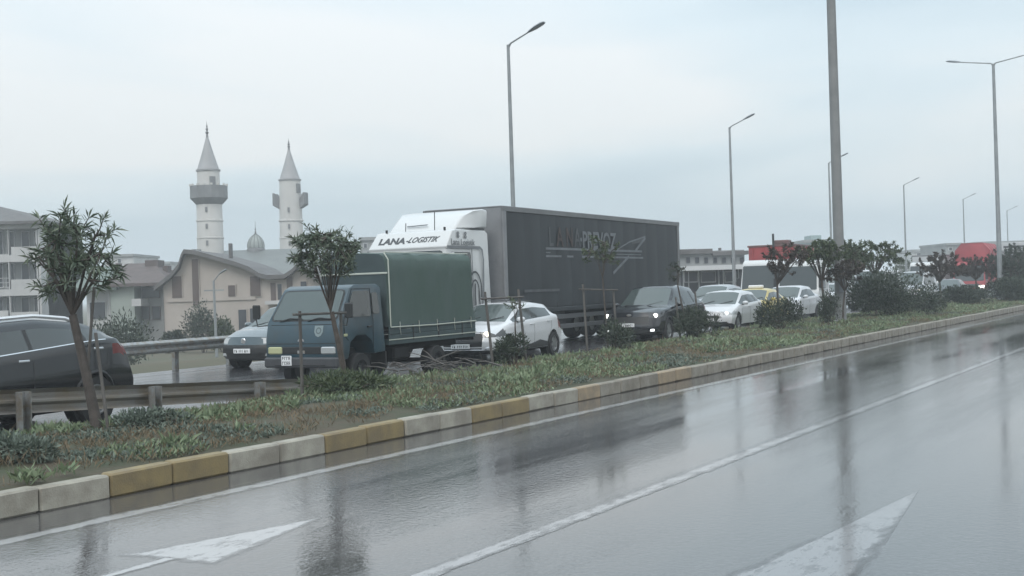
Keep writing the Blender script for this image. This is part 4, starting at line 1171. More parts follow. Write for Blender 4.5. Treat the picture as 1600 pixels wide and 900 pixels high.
# red and white striped trailer at the right edge
t = thing('box_trailer', 'red and white banded box trailer behind the bushes at right edge', 'trailer', Vector((43.2, 104.0, 0)), R(-112), g_)
bx = MB().bbox((-12, -1.25, 1.1), (0, 1.25, 4.35), .04).build('trailer_box', MT['lorry_grey'], t)
for z0, z1 in ((3.95, 4.2), (3.35, 3.75), (2.9, 3.15), (1.5, 2.2)): MB().box((-11.9, 1.25, z0), (-.3, 1.256, z1)).build('red_band', MT['lorry_red'], bx)
MB().box((0, -1.2, 1.2), (.006, 1.2, 3.7)).build('front_panel', MT['trailer_front'], bx)
for z in (3.9, 3.1, 2.4): MB().box((.006, -1.0, z), (.012, 1.0, z + .18)).build('front_mark', MT['decal'], bx)
for sg in (1, -1):
    for x in (-9.0, -10.3): truck_wheel(t, x, sg * .95, .48, .38, sg)
MB().box((-11.5, -.5, .7), (-.5, .5, 1.1)).build('chassis', MT['under'], t)

gq = 'cars queueing further back'
car('van', 'white van in the outer lane seen left of the tall pole', Vector((15.9, 66.8, 0)), HD2, P_white, cfg(VAN, H=2.0, L=4.6, seed=31), gq)
car('crossover', 'dark crossover in the outer lane above the biggest bush', Vector((23.3, 79.0, 0)), HD2, P_dark, cfg(SUV, seed=32), gq)
car('hatchback', 'red hatchback far back in the outer lane', Vector((29.4, 89.0, 0)), HD2, paint('red_car_paint', (.30, .03, .03)), cfg(HATCH, seed=33, lit='lit'), gq)
car('saloon', 'white saloon in the outer lane behind the tall grey pole', Vector((18.6, 70.5, 0)), HD2, P_white, cfg(SEDAN, seed=21), gq)
car('van', 'white van with lit lamp showing beneath the round tree crowns', Vector((20.2, 67.5, 0)), HD2, P_white2, cfg(VAN, L=4.8, H=2.2, W=1.9, lit='lit', hl=(.82, 1.0, .5, .4), seed=22), gq)
car('minibus', 'silver minibus with lit lamps above the big dark bush', Vector((24.9, 75.2, 0)), HD2, P_silver, cfg(VAN, L=4.8, H=2.05, W=1.9, lit='lit', hl=(.82, 1.0, .5, .4), seed=23), gq)
car('saloon', 'dark saloon with glaring headlamp between the two brownish trees', Vector((29.0, 80.5, 0)), HD2, P_dark, cfg(SEDAN, lit='lit', seed=24), gq)
car('hatchback', 'silver hatchback far back beyond the brownish trees', Vector((34.6, 84.6, 0)), HD2, P_silver, cfg(LEON, seed=25, lit='lit_dim'), gq)
car('van', 'white van in outer lane far back beside the covered red truck', Vector((37.5, 103, 0)), HD2, P_white, cfg(VAN, H=2.1, L=4.8, seed=26), gq)
car('saloon', 'white saloon far back near the striped trailer', Vector((38.6, 97.5, 0)), HD2, P_white2, cfg(SEDAN, seed=27, lit='lit'), gq)
# ------------------------------------------------------------------ lamp posts, poles, guardrails, stakes
def lamp_head(b, p, d, up_, L=.62, w=.15):
    """flattened luminaire pointing along d"""
    d = d.normalized(); side = d.cross(Vector((0, 0, 1))).normalized(); upv = side.cross(d)
    prof = [(0, .03, .03), (.18, .55, .055), (.5, 1, .075), (.85, .95, .07), (1, .6, .035)]
    vs = []; fs = []; n_ = 8
    for t_, ww, hh in prof:
        for k in range(n_):
            a = 2 * math.pi * k / n_
            vs.append(p + d * (L * t_) + side * (w * ww * math.cos(a)) + upv * (hh * math.sin(a) * (1 if math.sin(a) > 0 else .5)))
    for i in range(len(prof) - 1):
        for k in range(n_): fs.append((i * n_ + k, i * n_ + (k + 1) % n_, (i + 1) * n_ + (k + 1) % n_, (i + 1) * n_ + k))
    fs.append(tuple(range(n_))); fs.append(tuple((len(prof) - 1) * n_ + k for k in range(n_)))
    b.add(vs, fs)
def lamp_post(label, loc, H, arms, r0=.10, r1=.05, group=None):
    t = thing('street_lamp', label, 'street lamp', loc, 0, group)
    b = MB().tube([(0, 0, 0), (0, 0, H * .4), (0, 0, H)], [r0, (r0 + r1) / 2, r1], 10)
    pole = b.build('pole', MT['polem'], t, True)
    MB().lathe([(r0 * 2.2, 0), (r0 * 2.2, .03), (r0 * 1.3, .04), (r0 * 1.3, .3)], (0, 0, .2), 'z', 10).build('base_plate', MT['polem'], pole)
    MB().box((-.05, -r0 - .012, .9), (.05, -r0 + .01, 1.25)).build('service_door', MT['lamp_grey'], pole)
    for d, L, rise in arms:
        d = Vector(d).normalized(); e_ = Vector((0, 0, H)) + d * L + Vector((0, 0, rise))
        b = MB().tube([(0, 0, H - .08), Vector((0, 0, H)) + d * .12 + Vector((0, 0, rise * .14)), e_], [r1, .035, .028], 8)
        arm = b.build('arm', MT['polem'], t, True)
        b = MB(); lamp_head(b, e_ - (d * L + Vector((0, 0, rise))).normalized() * .06, d * L + Vector((0, 0, rise)), None, .8, .17)
        b.build('lamp_head', MT['lamp_grey'], arm, True)
    return t
gl = 'street lamps along the far side of the queue'
specs = [(.14, 45.5, 'nearest roadside lamp post rising above the dark trailer'), (13.15, 71.9, 'slim lamp post standing over the red tipper'),
         (25.3, 96.0, 'lamp post seen just left of the tall grey pole'), (39.6, 122.0, 'lamp post between tall pole and twin-armed lamp, nearer of two'),
         (55.4, 148.5, 'small distant lamp post above the red covered truck'), (74.2, 181.5, 'farthest tiny lamp post right of the twin-armed lamp')]
for x, y, lb in specs:
    lamp_post(lb, (x, y, -.1), 11.0 if y < 150 else 11.1, [((n * -1) + Vector((.15, 0, 0)), 0.85, .36)], .12, .06, gl)
lamp_post('twin-armed lamp post standing in the planted median near right edge', near(70.0, 11.25, .1), 13.0, [(n, 1.7, .30), (-n, 1.7, .30)], .15, .075)
t = thing('tall_pole', 'tall thick plain grey pole in the median reaching out of the picture', 'pole', near(41.4, 11.8, .2))
MB().tube([(0, 0, 0), (0, 0, 5), (0, 0, 16)], [.185, .17, .13], 14).build('pole', MT['concrete_pole'], t, True)
MB().lathe([(.36, 0), (.36, .12), (.22, .16)], (0, 0, 0), 'z', 14).build('base_plate', MT['concrete_pole'], t)
MB().bbox((-.08, -.21, 1.1), (.08, -.17, 1.55), .01).build('service_door', MT['lamp_grey'], t)

def w_beam(pts, nside):
    """W-profile beam swept along (position, top height) samples; nside is the traffic-side normal"""
    prof = [(0, 0), (.035, -.02), (.08, -.06), (.08, -.10), (.01, -.145), (.01, -.175), (.08, -.22), (.08, -.26), (.035, -.30), (0, -.315)]
    b = MB()
    for p, h in pts:
        for a, z in prof: b.v.append(tuple(Vector((p.x, p.y, h + z)) + nside * a))
        for a, z in reversed(prof): b.v.append(tuple(Vector((p.x, p.y, h + z)) + nside * (a - .006)))
    N = len(prof) * 2
    for i in range(len(pts) - 1):
        for k in range(N - 1): b.f.append((i * N + k, i * N + k + 1, (i + 1) * N + k + 1, (i + 1) * N + k))
    return b
def rail_post(parent, p, z0, z1, nside, w=.10):
    t_ = Vector((-nside.y, nside.x, 0)); b = MB()
    M_ = Matrix(((t_.x, nside.x, 0, p.x), (t_.y, nside.y, 0, p.y), (0, 0, 1, 0), (0, 0, 0, 1)))
    b.box((-w / 2, -.12, z0), (-w / 2 + .012, 0, z1), M_); b.box((-w / 2, -.012, z0), (w / 2, 0, z1), M_); b.box((w / 2 - .012, -.12, z0), (w / 2, 0, z1), M_)
    return b.build('post', MT['galv'], parent)
t = thing('guardrail', 'near rusty galvanised guardrail with sloping end on the median', 'guardrail')
def rh(s_): return max(.12, min(.78, .70 - (s_ - 10.8) * .057))
pts = [(far(s_, 12.95), rh(s_)) for s_ in [-8 + 1.0 * i for i in range(28)]]
bm1 = w_beam(pts, nv).build('beam', mat('guardrail_weathered', (.26, .26, .26), .5, .35, var=.5, vscale=1.6, col2=(.22, .18, .13)), t, True)
for k, s_ in enumerate([-5.35, -3.05, -.75, 1.55, 3.85, 6.15, 8.45, 10.75, 13.05, 15.36]):
    q = far(s_, 12.88); rail_post(t, q, -.1, rh(s_) - .03, nv, .15)
t = thing('guardrail', 'far guardrail on the opposite verge behind the blue hatchback', 'guardrail')
pts = [(far(s_, 21.75), .78) for s_ in [0 + 3.0 * i for i in range(14)]]
w_beam(pts, -nv).build('beam', MT['galv'], t, True)
for k in range(20): rail_post(t, far(1 + 2.0 * k, 21.82), -.1, .74, -nv, .12)

def stake_frame(label, p0, p1, h0, h1, bar=None, r=.030, lean=0.0):
    t = thing('sapling_support', label, 'tree stakes', (p0 + p1) / 2, 0, 'wooden stake frames round the young trees')
    o = (p0 + p1) / 2; a, b_ = p0 - o, p1 - o
    MB().tube([a, a + Vector((lean, 0, h0))], [r, r * .9], 7).build('post', MT['wood'], t)
    MB().tube([b_, b_ + Vector((lean, 0, h1))], [r, r * .9], 7).build('post', MT['wood'], t)
    if bar:
        d = (b_ - a).normalized() * .12
        for z in bar: MB().tube([a - d + Vector((lean * z / h0, -.05, z)), b_ + d + Vector((lean * z / h0, -.05, z + (h1 - h0) * .3))], r * .75, 6).build('crossbar', MT['wood'], t)
    return t
# ------------------------------------------------------------------ median planting
def leaf(b, p, d, L, w, rr):
    side = d.cross(Vector((rr.uniform(-1, 1), rr.uniform(-1, 1), rr.uniform(.2, 1)))); 
    if side.length < 1e-4: side = Vector((1, 0, 0))
    side = side.normalized() * w
    o = len(b.v); m_ = p + d * (L * .45) + Vector((0, 0, L * .04)); e_ = p + d * L - Vector((0, 0, L * .06))
    b.v += [tuple(p), tuple(m_ + side), tuple(e_), tuple(m_ - side)]; b.f.append((o, o + 1, o + 2, o + 3))
def rdir(rr, zlo=-1.0, zhi=1.0):
    z = rr.uniform(zlo, zhi); a = rr.uniform(0, 2 * math.pi); r_ = math.sqrt(max(0, 1 - z * z)); return Vector((r_ * math.cos(a), r_ * math.sin(a), z))
def sapling(label, loc, H, fork, rad, tips, per, L, w, lm, seed, lean=(0, 0), trunk_r=.05, bark='bark', group='young trees planted along the median', lo=None, squash=1.0, name='oleander_tree', stems=1, off=(0, 0)):
    """trunk to the fork, limbs fanning to tips spread through the crown, lance leaves in whorls at and below each tip"""
    rr = random.Random(seed)
    t = thing(name, label, 'tree', loc, 0, group)
    top = Vector((lean[0], lean[1], fork))
    tb = MB()
    for k in range(stems):
        o_ = Vector((rr.uniform(-.06, .06), rr.uniform(-.06, .06), 0)) * (stems > 1)
        mid = top * .5 + Vector((rr.uniform(-.03, .03), rr.uniform(-.03, .03), 0)) + o_
        tb.tube([o_, mid, top + o_ * .5], [trunk_r, trunk_r * .85, trunk_r * .7], 8)
    tb.build('trunk', MT[bark], t, True)
    lb = MB(); lf = MB()
    lo = fork if lo is None else lo
    cz = (H + lo) / 2; hz = (H - lo) / 2
    nl = max(5, tips // 4); limbs = []
    for k in range(nl):
        d = rdir(rr, -.2, 1); c_ = Vector((top.x + off[0] + d.x * rad * .6, top.y + off[1] + d.y * rad * .6 * squash, cz + d.z * hz * .55))
        m_ = (top + c_) / 2 + Vector((rr.uniform(-.05, .05), rr.uniform(-.05, .05), .05))
        lb.tube([top, m_, c_], [trunk_r * .32, trunk_r * .22, trunk_r * .13], 5, cap=False); limbs.append((m_, c_))
    for k in range(tips):
        d = rdir(rr, -.75, 1); q = rr.random() ** .42
        e_ = Vector((top.x + off[0] + d.x * rad * q, top.y + off[1] + d.y * rad * q * squash, cz + d.z * hz * q))
        st = min((x for l_ in limbs for x in l_), key=lambda x: (x - e_).length)
        lb.tube([st, (st + e_) / 2 + Vector((0, 0, -.03)), e_], [.010 + trunk_r * .06, .008, .005], 4, cap=False)
        ax = (e_ - st).normalized() if (e_ - st).length > .01 else Vector((0, 0, 1))
        ax = (ax + Vector((0, 0, .5))).normalized()
        for j in range(per):
            back = rr.random() ** 1.6 * .22 * (L / .14)
            dd = (ax * rr.uniform(.1, .9) + rdir(rr) * .85).normalized()
            leaf(lf, e_ - ax * back, dd, L * rr.uniform(.65, 1.15), w * rr.uniform(.7, 1.2), rr)
    lb.build('limbs', MT[bark], t, True)
    cr_ = lf.build('crown', MT[lm], t, raw=True); tag(cr_, kind='stuff')
    return t
def shrub(label, loc, rx, ry, h, nleaf, L, w, lm, seed, group='low shrubs in the median', lm2=None):
    rr = random.Random(seed)
    t = thing('shrub', label, 'shrub', loc, 0, group)
    sb = MB(); fb = MB(); lumps = []
    for k in range(11):
        d = rdir(rr, -.1, 1); lumps.append((Vector((d.x * rx * .62, d.y * ry * .62, h * (.42 + .36 * d.z))), rr.uniform(.30, .48)))
        sb.tube([Vector((d.x * .08, d.y * .08, 0)), lumps[-1][0] * .5, lumps[-1][0]], [.018, .013, .007], 5, cap=False)
    for k in range(nleaf):
        c_, s_ = rr.choice(lumps); d = rdir(rr); q = rr.random() ** .38
        p = c_ + Vector((d.x * rx * s_ * q, d.y * ry * s_ * q, d.z * h * s_ * .9 * q))
        if p.z < .02: p.z = rr.uniform(.02, .1)
        dd = (d + Vector((0, 0, .45)) + rdir(rr) * .7).normalized()
        leaf(fb, p, dd, L * rr.uniform(.6, 1.2), w * rr.uniform(.7, 1.2), rr)
    sb.build('stems', MT['bark'], t)
    o = fb.build('foliage', MT[lm], t, raw=True); tag(o, kind='stuff')
    return t
gt = 'young trees planted along the median'
sapling('young oleander with thick leaning trunk in front of the guardrail at far left', near(9.95, 11.85, .22), 2.74, 1.42, .66, 64, 22, .165, .0125, 'leaf', 1, (-.28, .05), .072, 'bark_pale', lo=1.52, off=(0.03, 0), squash=.9)
MB().tube([(0, 0, 0), (.42, .1, 1.15)], .022, 6)
t_ = thing('tree_stake', 'single thin stake leaning on the trunk of the leftmost oleander', 'stake', near(9.8, 11.75, .22))
MB().tube([(-.16, .25, .5), (.02, .12, 1.75)], .018, 6).build('post', MT['wood'], t_)
MB().tube([(.16, .05, 0), (.02, .12, 1.2)], .02, 6).build('post', MT['wood'], t_)
sapling('round-headed oleander with several thin stems before the blue truck', near(14.8, 11.95, .22), 2.74, 1.30, .60, 100, 24, .125, .012, 'leaf', 2, (-.20, 0), .035, 'bark', lo=1.78, stems=3, off=(-.06, 0))
shrub('bushy regrowth at the foot of the round-headed oleander', near(14.7, 11.9, .2), .80, .6, .36, 2200, .12, .013, 'leaf_mid', 31)
shrub('grey green clump at the kerb in the lower left corner', near(7.6, 10.5, .2), .55, .45, .30, 2200, .08, .010, 'weed_blue', 32)
shrub('second grey green clump beside the leftmost trunk', near(10.2, 11.2, .2), .5, .4, .26, 1600, .07, .012, 'weed_blue', 33)
sapling('bare-stemmed sapling tied in the stake frame beside the white hatchback', near(21.3, 12.75, .22), 1.55, .9, .22, 8, 10, .10, .012, 'leaf_mid', 3, (0, 0), .018, 'bark', lo=1.0)
shrub('dark bush at the foot of the bare-stemmed sapling', near(21.2, 12.75, .2), .42, .42, .62, 1300, .10, .013, 'leaf_dark', 34)
sapling('sapling with olive crown in front of the lettering on the trailer', near(26.0, 13.0, .22), 2.85, 1.75, .55, 34, 22, .10, .014, 'leaf_mid', 4, (-.08, 0), .026, 'bark', lo=1.95)
shrub('dark bush at the foot of the olive-crowned sapling', near(25.6, 12.6, .2), .48, .48, .72, 1500, .10, .013, 'leaf_dark', 35)
sapling('thin dark sapling in front of the graphite crossover', near(31.6, 13.3, .22), 2.2, 1.5, .42, 16, 16, .10, .013, 'leaf_dark', 5, (-.25, 0), .028, 'bark', lo=1.55)
shrub('dark bush at the foot of the thin dark sapling', near(31.2, 12.9, .2), .68, .6, .82, 2300, .11, .014, 'leaf_dark', 36)
sapling('dark dense sapling in front of the red tipper', near(36.4, 12.3, .22), 2.80, 1.40, .75, 80, 30, .11, .018, 'leaf_red', 6, (-.02, 0), .045, 'bark', lo=1.6, off=(.28, 0))
shrub('dark bush at the foot of the dense sapling', near(35.8, 12.1, .2), .78, .7, 1.0, 3000, .11, .016, 'leaf_dark', 37)
sapling('broad green sapling left of the tall grey pole', near(40.3, 12.0, .22), 2.95, 1.45, .95, 105, 32, .12, .02, 'leaf_mid', 7, (-.1, 0), .05, 'bark', lo=1.95)
sapling('reddish-leaved low sapling at the foot of the tall grey pole', near(40.9, 11.6, .22), 2.2, 1.1, .8, 70, 32, .11, .019, 'leaf_red', 8, (.1, 0), .04, 'bark', lo=1.35)
shrub('slim dark bush round the trunk left of the tall pole', near(39.4, 11.6, .2), .38, .38, 1.15, 1500, .11, .015, 'leaf_dark', 38)
sapling('wide green tree directly right of the tall pole', near(44.6, 12.6, .22), 3.05, 1.6, 1.1, 120, 34, .12, .021, 'leaf_mid', 9, (.05, 0), .05, 'bark', lo=1.8)
sapling('wide green tree above the biggest dark bush', near(49.2, 12.6, .22), 3.1, 1.6, 1.35, 140, 34, .13, .022, 'leaf_mid', 10, (0, 0), .05, 'bark', lo=1.8)
shrub('biggest dark bush in the median above the long kerb', near(46.4, 11.2, .2), 2.1, 1.4, 1.75, 12000, .13, .022, 'leaf_dark', 39)
shrub('dark bush hugging the right end of the biggest bush', near(51.0, 11.5, .2), 1.1, 1.0, .85, 4000, .13, .022, 'leaf_dark', 40)
sapling('brownish tree with dark spreading crown, left one of the pair', near(59.8, 12.3, .22), 2.75, 1.2, 1.15, 120, 38, .13, .024, 'leaf_red', 11, (0, 0), .06, 'bark', lo=1.25)
sapling('brownish tree with dark spreading crown, right one of the pair', near(70.6, 12.6, .22), 2.6, 1.2, 1.1, 110, 38, .13, .024, 'leaf_red', 12, (0, 0), .06, 'bark', lo=1.2)
shrub('dark bush under the right brownish tree', near(61.6, 11.6, .2), 1.4, 1.1, .95, 5000, .14, .024, 'leaf_dark', 41)
sapling('dense dark tree in front of the striped trailer', near(71.0, 10.6, .22), 3.0, 1.0, 1.6, 170, 40, .14, .026, 'leaf_dark', 13, (0, 0), .06, 'bark', lo=.7)
shrub('dark bush below the twin-armed lamp post', near(67.5, 10.4, .2), 1.9, 1.2, 1.25, 8000, .15, .026, 'leaf_dark', 42)
sapling('dense dark tree cut by the right edge of the picture', near(76.0, 11.2, .22), 3.3, 1.0, 2.0, 190, 40, .15, .028, 'leaf_dark', 14, (0, 0), .06, 'bark', lo=.7)

stake_frame('stake frame with top crossbar in front of the blue truck door', near(14.3, 12.4, .22), near(15.1, 12.25, .22), 1.33, 1.30, (1.28,), .028)
stake_frame('tall stake pair crossing the lit front of the white hatchback', near(20.8, 13.0, .22), near(21.7, 12.75, .22), 1.52, 1.55, (1.38,), .030, -.12)
stake_frame('stake pair in front of the trailer side guard', near(25.6, 13.35, .22), near(26.4, 12.95, .22), 1.62, 1.45, (1.5,), .030, -.06)
stake_frame('short stake pair before the graphite crossover', near(31.4, 13.45, .22), near(32.2, 13.2, .22), 1.18, 1.32, None, .030, -.10)

# ground cover: scattered clumps of weeds and dry grass
def cover(name, count, kind_m, seed, hmin, hmax, wd, blades, s0, s1, thr, flop):
    rr = random.Random(seed); b = MB(); k = 0; tries = 0
    while k < count and tries < count * 14:
        tries += 1
        s_ = s0 + (s1 - s0) * rr.random() ** 1.5; c_ = rr.uniform(9.16, median_cf(s_) - (.5 if rr.random() < .9 else .15))
        if noise2(s_ * .55, c_ * .8, seed) < thr: continue
        k += 1
        p = near(s_, c_, .20 + .04 * math.sin(math.pi * min(1, max(0, (c_ - 9.1) / (median_cf(s_) - 9.1)))) - .19 * max(0, ((c_ - 9.1) / (median_cf(s_) - 9.1) - .35) / .65) ** 1.3)
        big = 1 + s_ / 60
        for j in range(blades):
            d = (rdir(rr, .1, 1) + Vector((0, 0, flop))).normalized()
            q = p + Vector((rr.uniform(-.09, .09), rr.uniform(-.09, .09), rr.uniform(0, .05))) * big
            leaf(b, q, d, rr.uniform(hmin, hmax) * (.8 + .4 * rr.random()), wd * big * rr.uniform(.7, 1.3), rr)
    o = b.build(name, kind_m, raw=True); tag(o, kind='stuff')
cover('dry_grass', 4200, MT['dry'], 51, .04, .12, .0045, 14, 4, 75, -.25, .5)
cover('green_weeds', 7000, MT['weed'], 52, .04, .10, .009, 16, 4, 70, -.12, .4)
cover('grey_weeds', 3200, MT['weed_blue'], 53, .04, .09, .009, 16, 4, 50, .05, .3)
cover('leafy_weeds', 620, MT['weed'], 55, .10, .20, .015, 20, 4, 60, .16, .5)
cover('tall_dry_stems', 420, MT['dry'], 54, .12, .24, .003, 6, 4, 60, .0, 1.2)
# broken dead branches heaped at the median edge beneath the small truck
rr = random.Random(77); t_ = thing('dead_branches', 'tangle of dead grey branches lying under the tail of the small truck', 'branches', near(19.6, 13.6, .2))
b = MB()
for k in range(34):
    p = Vector((rr.gauss(0, .55), rr.gauss(0, .22), rr.uniform(.02, .22))); d = rdir(rr, -.15, .35); L_ = rr.uniform(.3, .9)
    b.tube([p, p + d * L_ * .5 + Vector((0, 0, .03)), p + d * L_], [.016, .012, .005], 4)
tag(b.build('twigs', MT['wood'], t_), kind='stuff')
# ------------------------------------------------------------------ buildings beyond the far carriageway
MT['plaster_white'] = mat('white_plaster', (.50, .50, .50), .8, var=.2, vscale=.5)
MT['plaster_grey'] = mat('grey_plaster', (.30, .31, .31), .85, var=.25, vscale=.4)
MT['plaster_pink'] = mat('pinkish_beige_plaster', (.42, .375, .34), .85, var=.15, vscale=.4)
MT['plaster_green'] = mat('pale_green_plaster', (.32, .36, .33), .85, var=.15, vscale=.4)
MT['roof_grey'] = mat('grey_roof_tiles', (.13, .125, .125), .7, var=.3, vscale=1.2, bump=.5, bscale=9)
MT['roof_green'] = mat('green_roof_sheet', (.13, .165, .14), .6, var=.25, vscale=1)
MT['roof_brown'] = mat('brown_grey_roof', (.115, .09, .085), .75, var=.3, vscale=1.5, bump=.4, bscale=8)
MT['lead_roof'] = mat('grey_green_lead_roof', (.15, .162, .158), .55, var=.2, vscale=.5)
MT['shutter_brown'] = mat('brown_shutter', (.10, .075, .068), .7)
MT['dark_opening'] = mat('dark_window_glass', (.045, .05, .058), .25)
MT['minaret_white'] = mat('minaret_plaster', (.56, .55, .53), .8, var=.12, vscale=.35)
MT['minaret_grey'] = mat('minaret_balcony_grey', (.20, .205, .21), .8, var=.2, vscale=1)
MT['minaret_cone'] = mat('minaret_cone_grey', (.33, .33, .335), .6, var=.12, vscale=.8)
MT['dome_lead'] = mat('dome_lead', (.30, .33, .32), .5, var=.2, vscale=1.5)
MT['frame_white'] = mat('white_frame', (.55, .56, .57), .5)
MT['facade_teal'] = mat('pale_teal_facade', (.27, .36, .36), .8, var=.12, vscale=.3)
GB = -1.75
class Bld:
    """facade helper: builds in world metres on a plane facing the camera at depth D, shifted into the thing's frame"""
    def __init__(s, name, label, D, px, cat='building', group=None):
        s.D = D; p = at(px, 450, D); s.o = Vector((p.x, D, GB)); s.t = thing(name, label, cat, s.o, 0, group)
    def xz(s, px, py): p = at(px, py, s.D); return p.x - s.o.x, p.z - s.o.z
    def box(s, name, m, px0, py0, px1, py1, y0=0, y1=.2, parent=None, ground=False, r=0):
        x0, za = s.xz(px0, py0); x1, zb = s.xz(px1, py1); zc0, zc1 = sorted((za, zb))
        if ground: zc0 = 0
        b = MB()
        b.bbox((x0, y0, zc0), (x1, y1, zc1), r) if r else b.box((x0, y0, zc0), (x1, y1, zc1))
        return b.build(name, m, parent or s.t)
    def win(s, px0, py0, px1, py1, wall, m=None, fm=None, mull=1, th=.1):
        x0, za = s.xz(px0, py0); x1, zb = s.xz(px1, py1); z0, z1 = sorted((za, zb))
        f = MB(); w = th
        f.box((x0 - w, -.10, z0 - w), (x0, .02, z1 + w)); f.box((x1, -.10, z0 - w), (x1 + w, .02, z1 + w))
        f.box((x0, -.10, z0 - w), (x1, .02, z0)); f.box((x0, -.10, z1), (x1, .02, z1 + w))
        for k in range(mull):
            xm = x0 + (x1 - x0) * (k + 1) / (mull + 1); f.box((xm - .03, -.08, z0), (xm + .03, .0, z1))
        o = f.build('window', fm or MT['frame_white'], wall)
        return MB().box((x0, -.05, z0), (x1, -.012, z1)).build('pane', m or MT['dark_opening'], o) if wall.parent is None else o
    def hip(s, name, m, px0, px1, pye, pyr, depth, rx0, rx1, over=.5, parent=None):
        x0, ze = s.xz(px0, pye); x1, _ = s.xz(px1, pye); a, zr = s.xz(rx0, pyr); b_, _ = s.xz(rx1, pyr)
        yf, yb = -over, depth + over; ym = depth / 2; kk = (s.D + ym) / s.D
        a, b_ = (a + s.o.x) * kk - s.o.x, (b_ + s.o.x) * kk - s.o.x; zr = (zr + GB - 1.8) * kk + 1.8 - GB
        v_ = [(x0, yf, ze), (x1, yf, ze), (x1, yb, ze), (x0, yb, ze), (a, ym, zr), (b_, ym, zr)]
        v_ += [(x, y, z - .25) for x, y, z in v_[:4]]
        return MB().add(v_, [(0, 1, 5, 4), (1, 2, 5), (2, 3, 4, 5), (3, 0, 4), (0, 6, 7, 1), (1, 7, 8, 2), (2, 8, 9, 3), (3, 9, 6, 0), (6, 9, 8, 7)]).build(name, m, parent or s.t)

# left: white three-storey block with deep balconies
B = Bld('apartment_block', 'white three-storey block with deep shaded balconies at the left edge', 105, 0)
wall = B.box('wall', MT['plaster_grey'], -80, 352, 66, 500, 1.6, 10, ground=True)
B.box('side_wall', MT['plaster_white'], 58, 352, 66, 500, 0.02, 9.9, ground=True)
for k, (y0, y1) in enumerate(((349, 356), (402, 408), (455, 461))):
    B.box('slab', MT['plaster_white'], -80, y0, 65, y1, -.15, 1.6)
for k, (y0, y1) in enumerate(((386, 402), (437, 455), (488, 505))):
    B.box('parapet', MT['plaster_white'], 18, y0, 62, y1, -.1, .08)
    B.box('parapet', MT['plaster_white'], -80, y0 + (14 if k == 0 else 0), 14, y1, -.1, .08) if k != 1 else None
    rl = MB()
    for j in range(3):
        x0, z0 = B.xz(-80, y0 + j * 7); x1, _ = B.xz(14, y0); rl.box((x0, -.06, z0 - .05), (x1, -.02, z0))
    if k == 1: rl.build('railing', MT['plaster_white'], B.t)
for x in (-40, 15, 59):
    B.box('pillar', MT['plaster_white'], x - 1.6, 356, x + 1.6, 505, -.12, .2, ground=True)
for k, (y0, y1) in enumerate(((360, 398), (411, 450), (464, 500))):
    for xa, xb_ in ((-30, -6), (-2, 12), (22, 36), (42, 56)):
        f = B.box('window', MT['frame_white'], xa, y0, xb_, y1, 1.5, 1.62)
        x0, z0 = B.xz(xa + 1, y0 + 1); x1, z1 = B.xz(xb_ - 1, y1 - 1); MB().box((x0, 1.47, min(z0, z1)), (x1, 1.5, max(z0, z1))).build('pane', MT['dark_opening'], f)
B.hip('roof', MT['roof_grey'], -90, 72, 350, 322, 10, -60, -10, .9)

# white house with a green and grey roof
B = Bld('house', 'pale two-storey house with green and grey hipped roof next to the beige house', 98, 195)
wl = B.box('wall', MT['plaster_white'], 128, 450, 172, 500, 1.0, 10, ground=True)
w2 = B.box('wall', MT['plaster_green'], 172, 443, 211, 500, 0, 9, ground=True)
w3 = B.box('wall', MT['plaster_grey'], 211, 443, 262, 500, 1.5, 9, ground=True)
B.hip('roof', MT['roof_green'], 120, 185, 450, 417, 10, 135, 170, .6)
rf = B.hip('roof', MT['roof_brown'], 168, 268, 444, 412, 10, 196, 240, .7)
B.box('chimney', MT['roof_brown'], 203, 405, 224, 424, 4, 6)
B.box('chimney', MT['roof_brown'], 232, 414, 240, 430, 4, 5.2); B.box('chimney', MT['roof_brown'], 155, 410, 160, 424, 4, 5)
B.box('balcony', MT['plaster_white'], 209, 467, 224, 478, -.6, 1.5)
B.box('drain_pipe', MT['plaster_white'], 170, 446, 172.5, 500, -.12, 0, ground=True)
for a in ((213, 450, 242, 466), (213, 479, 226, 500), (229, 479, 243, 500)):
    f = B.box('window', MT['shutter_brown'], *a, 1.4, 1.52)
    x0, z0 = B.xz(a[0] + 1, a[1] + 1); x1, z1 = B.xz(a[2] - 1, a[3] - 1); MB().box((x0, 1.37, min(z0, z1)), (x1, 1.4, max(z0, z1))).build('pane', MT['dark_opening'], f)
f = B.box('window', MT['frame_white'], 133, 472, 160, 498, .9, 1.02); x0, z0 = B.xz(134, 473); x1, z1 = B.xz(159, 498); MB().box((x0, .87, min(z0, z1)), (x1, .9, max(z0, z1))).build('pane', MT['dark_opening'], f)

# beige house with swept roof line
B = Bld('house', 'pinkish beige house with swept curved roof and brown shutters', 90, 340)
top = [(255, 447), (262, 441), (272, 433), (282, 420), (287, 404), (291, 397), (303, 398), (320, 402), (345, 409), (370, 416), (392, 424), (408, 434), (420, 437), (446, 436), (458, 428), (468, 418), (478, 425), (492, 437), (500, 440)]
P_ = [B.xz(*q) for q in top]
poly = P_ + [(P_[-1][0], 0), (P_[0][0], 0)]
wall = MB().prism(poly, 0, 9).build('wall', MT['plaster_pink'], B.t)
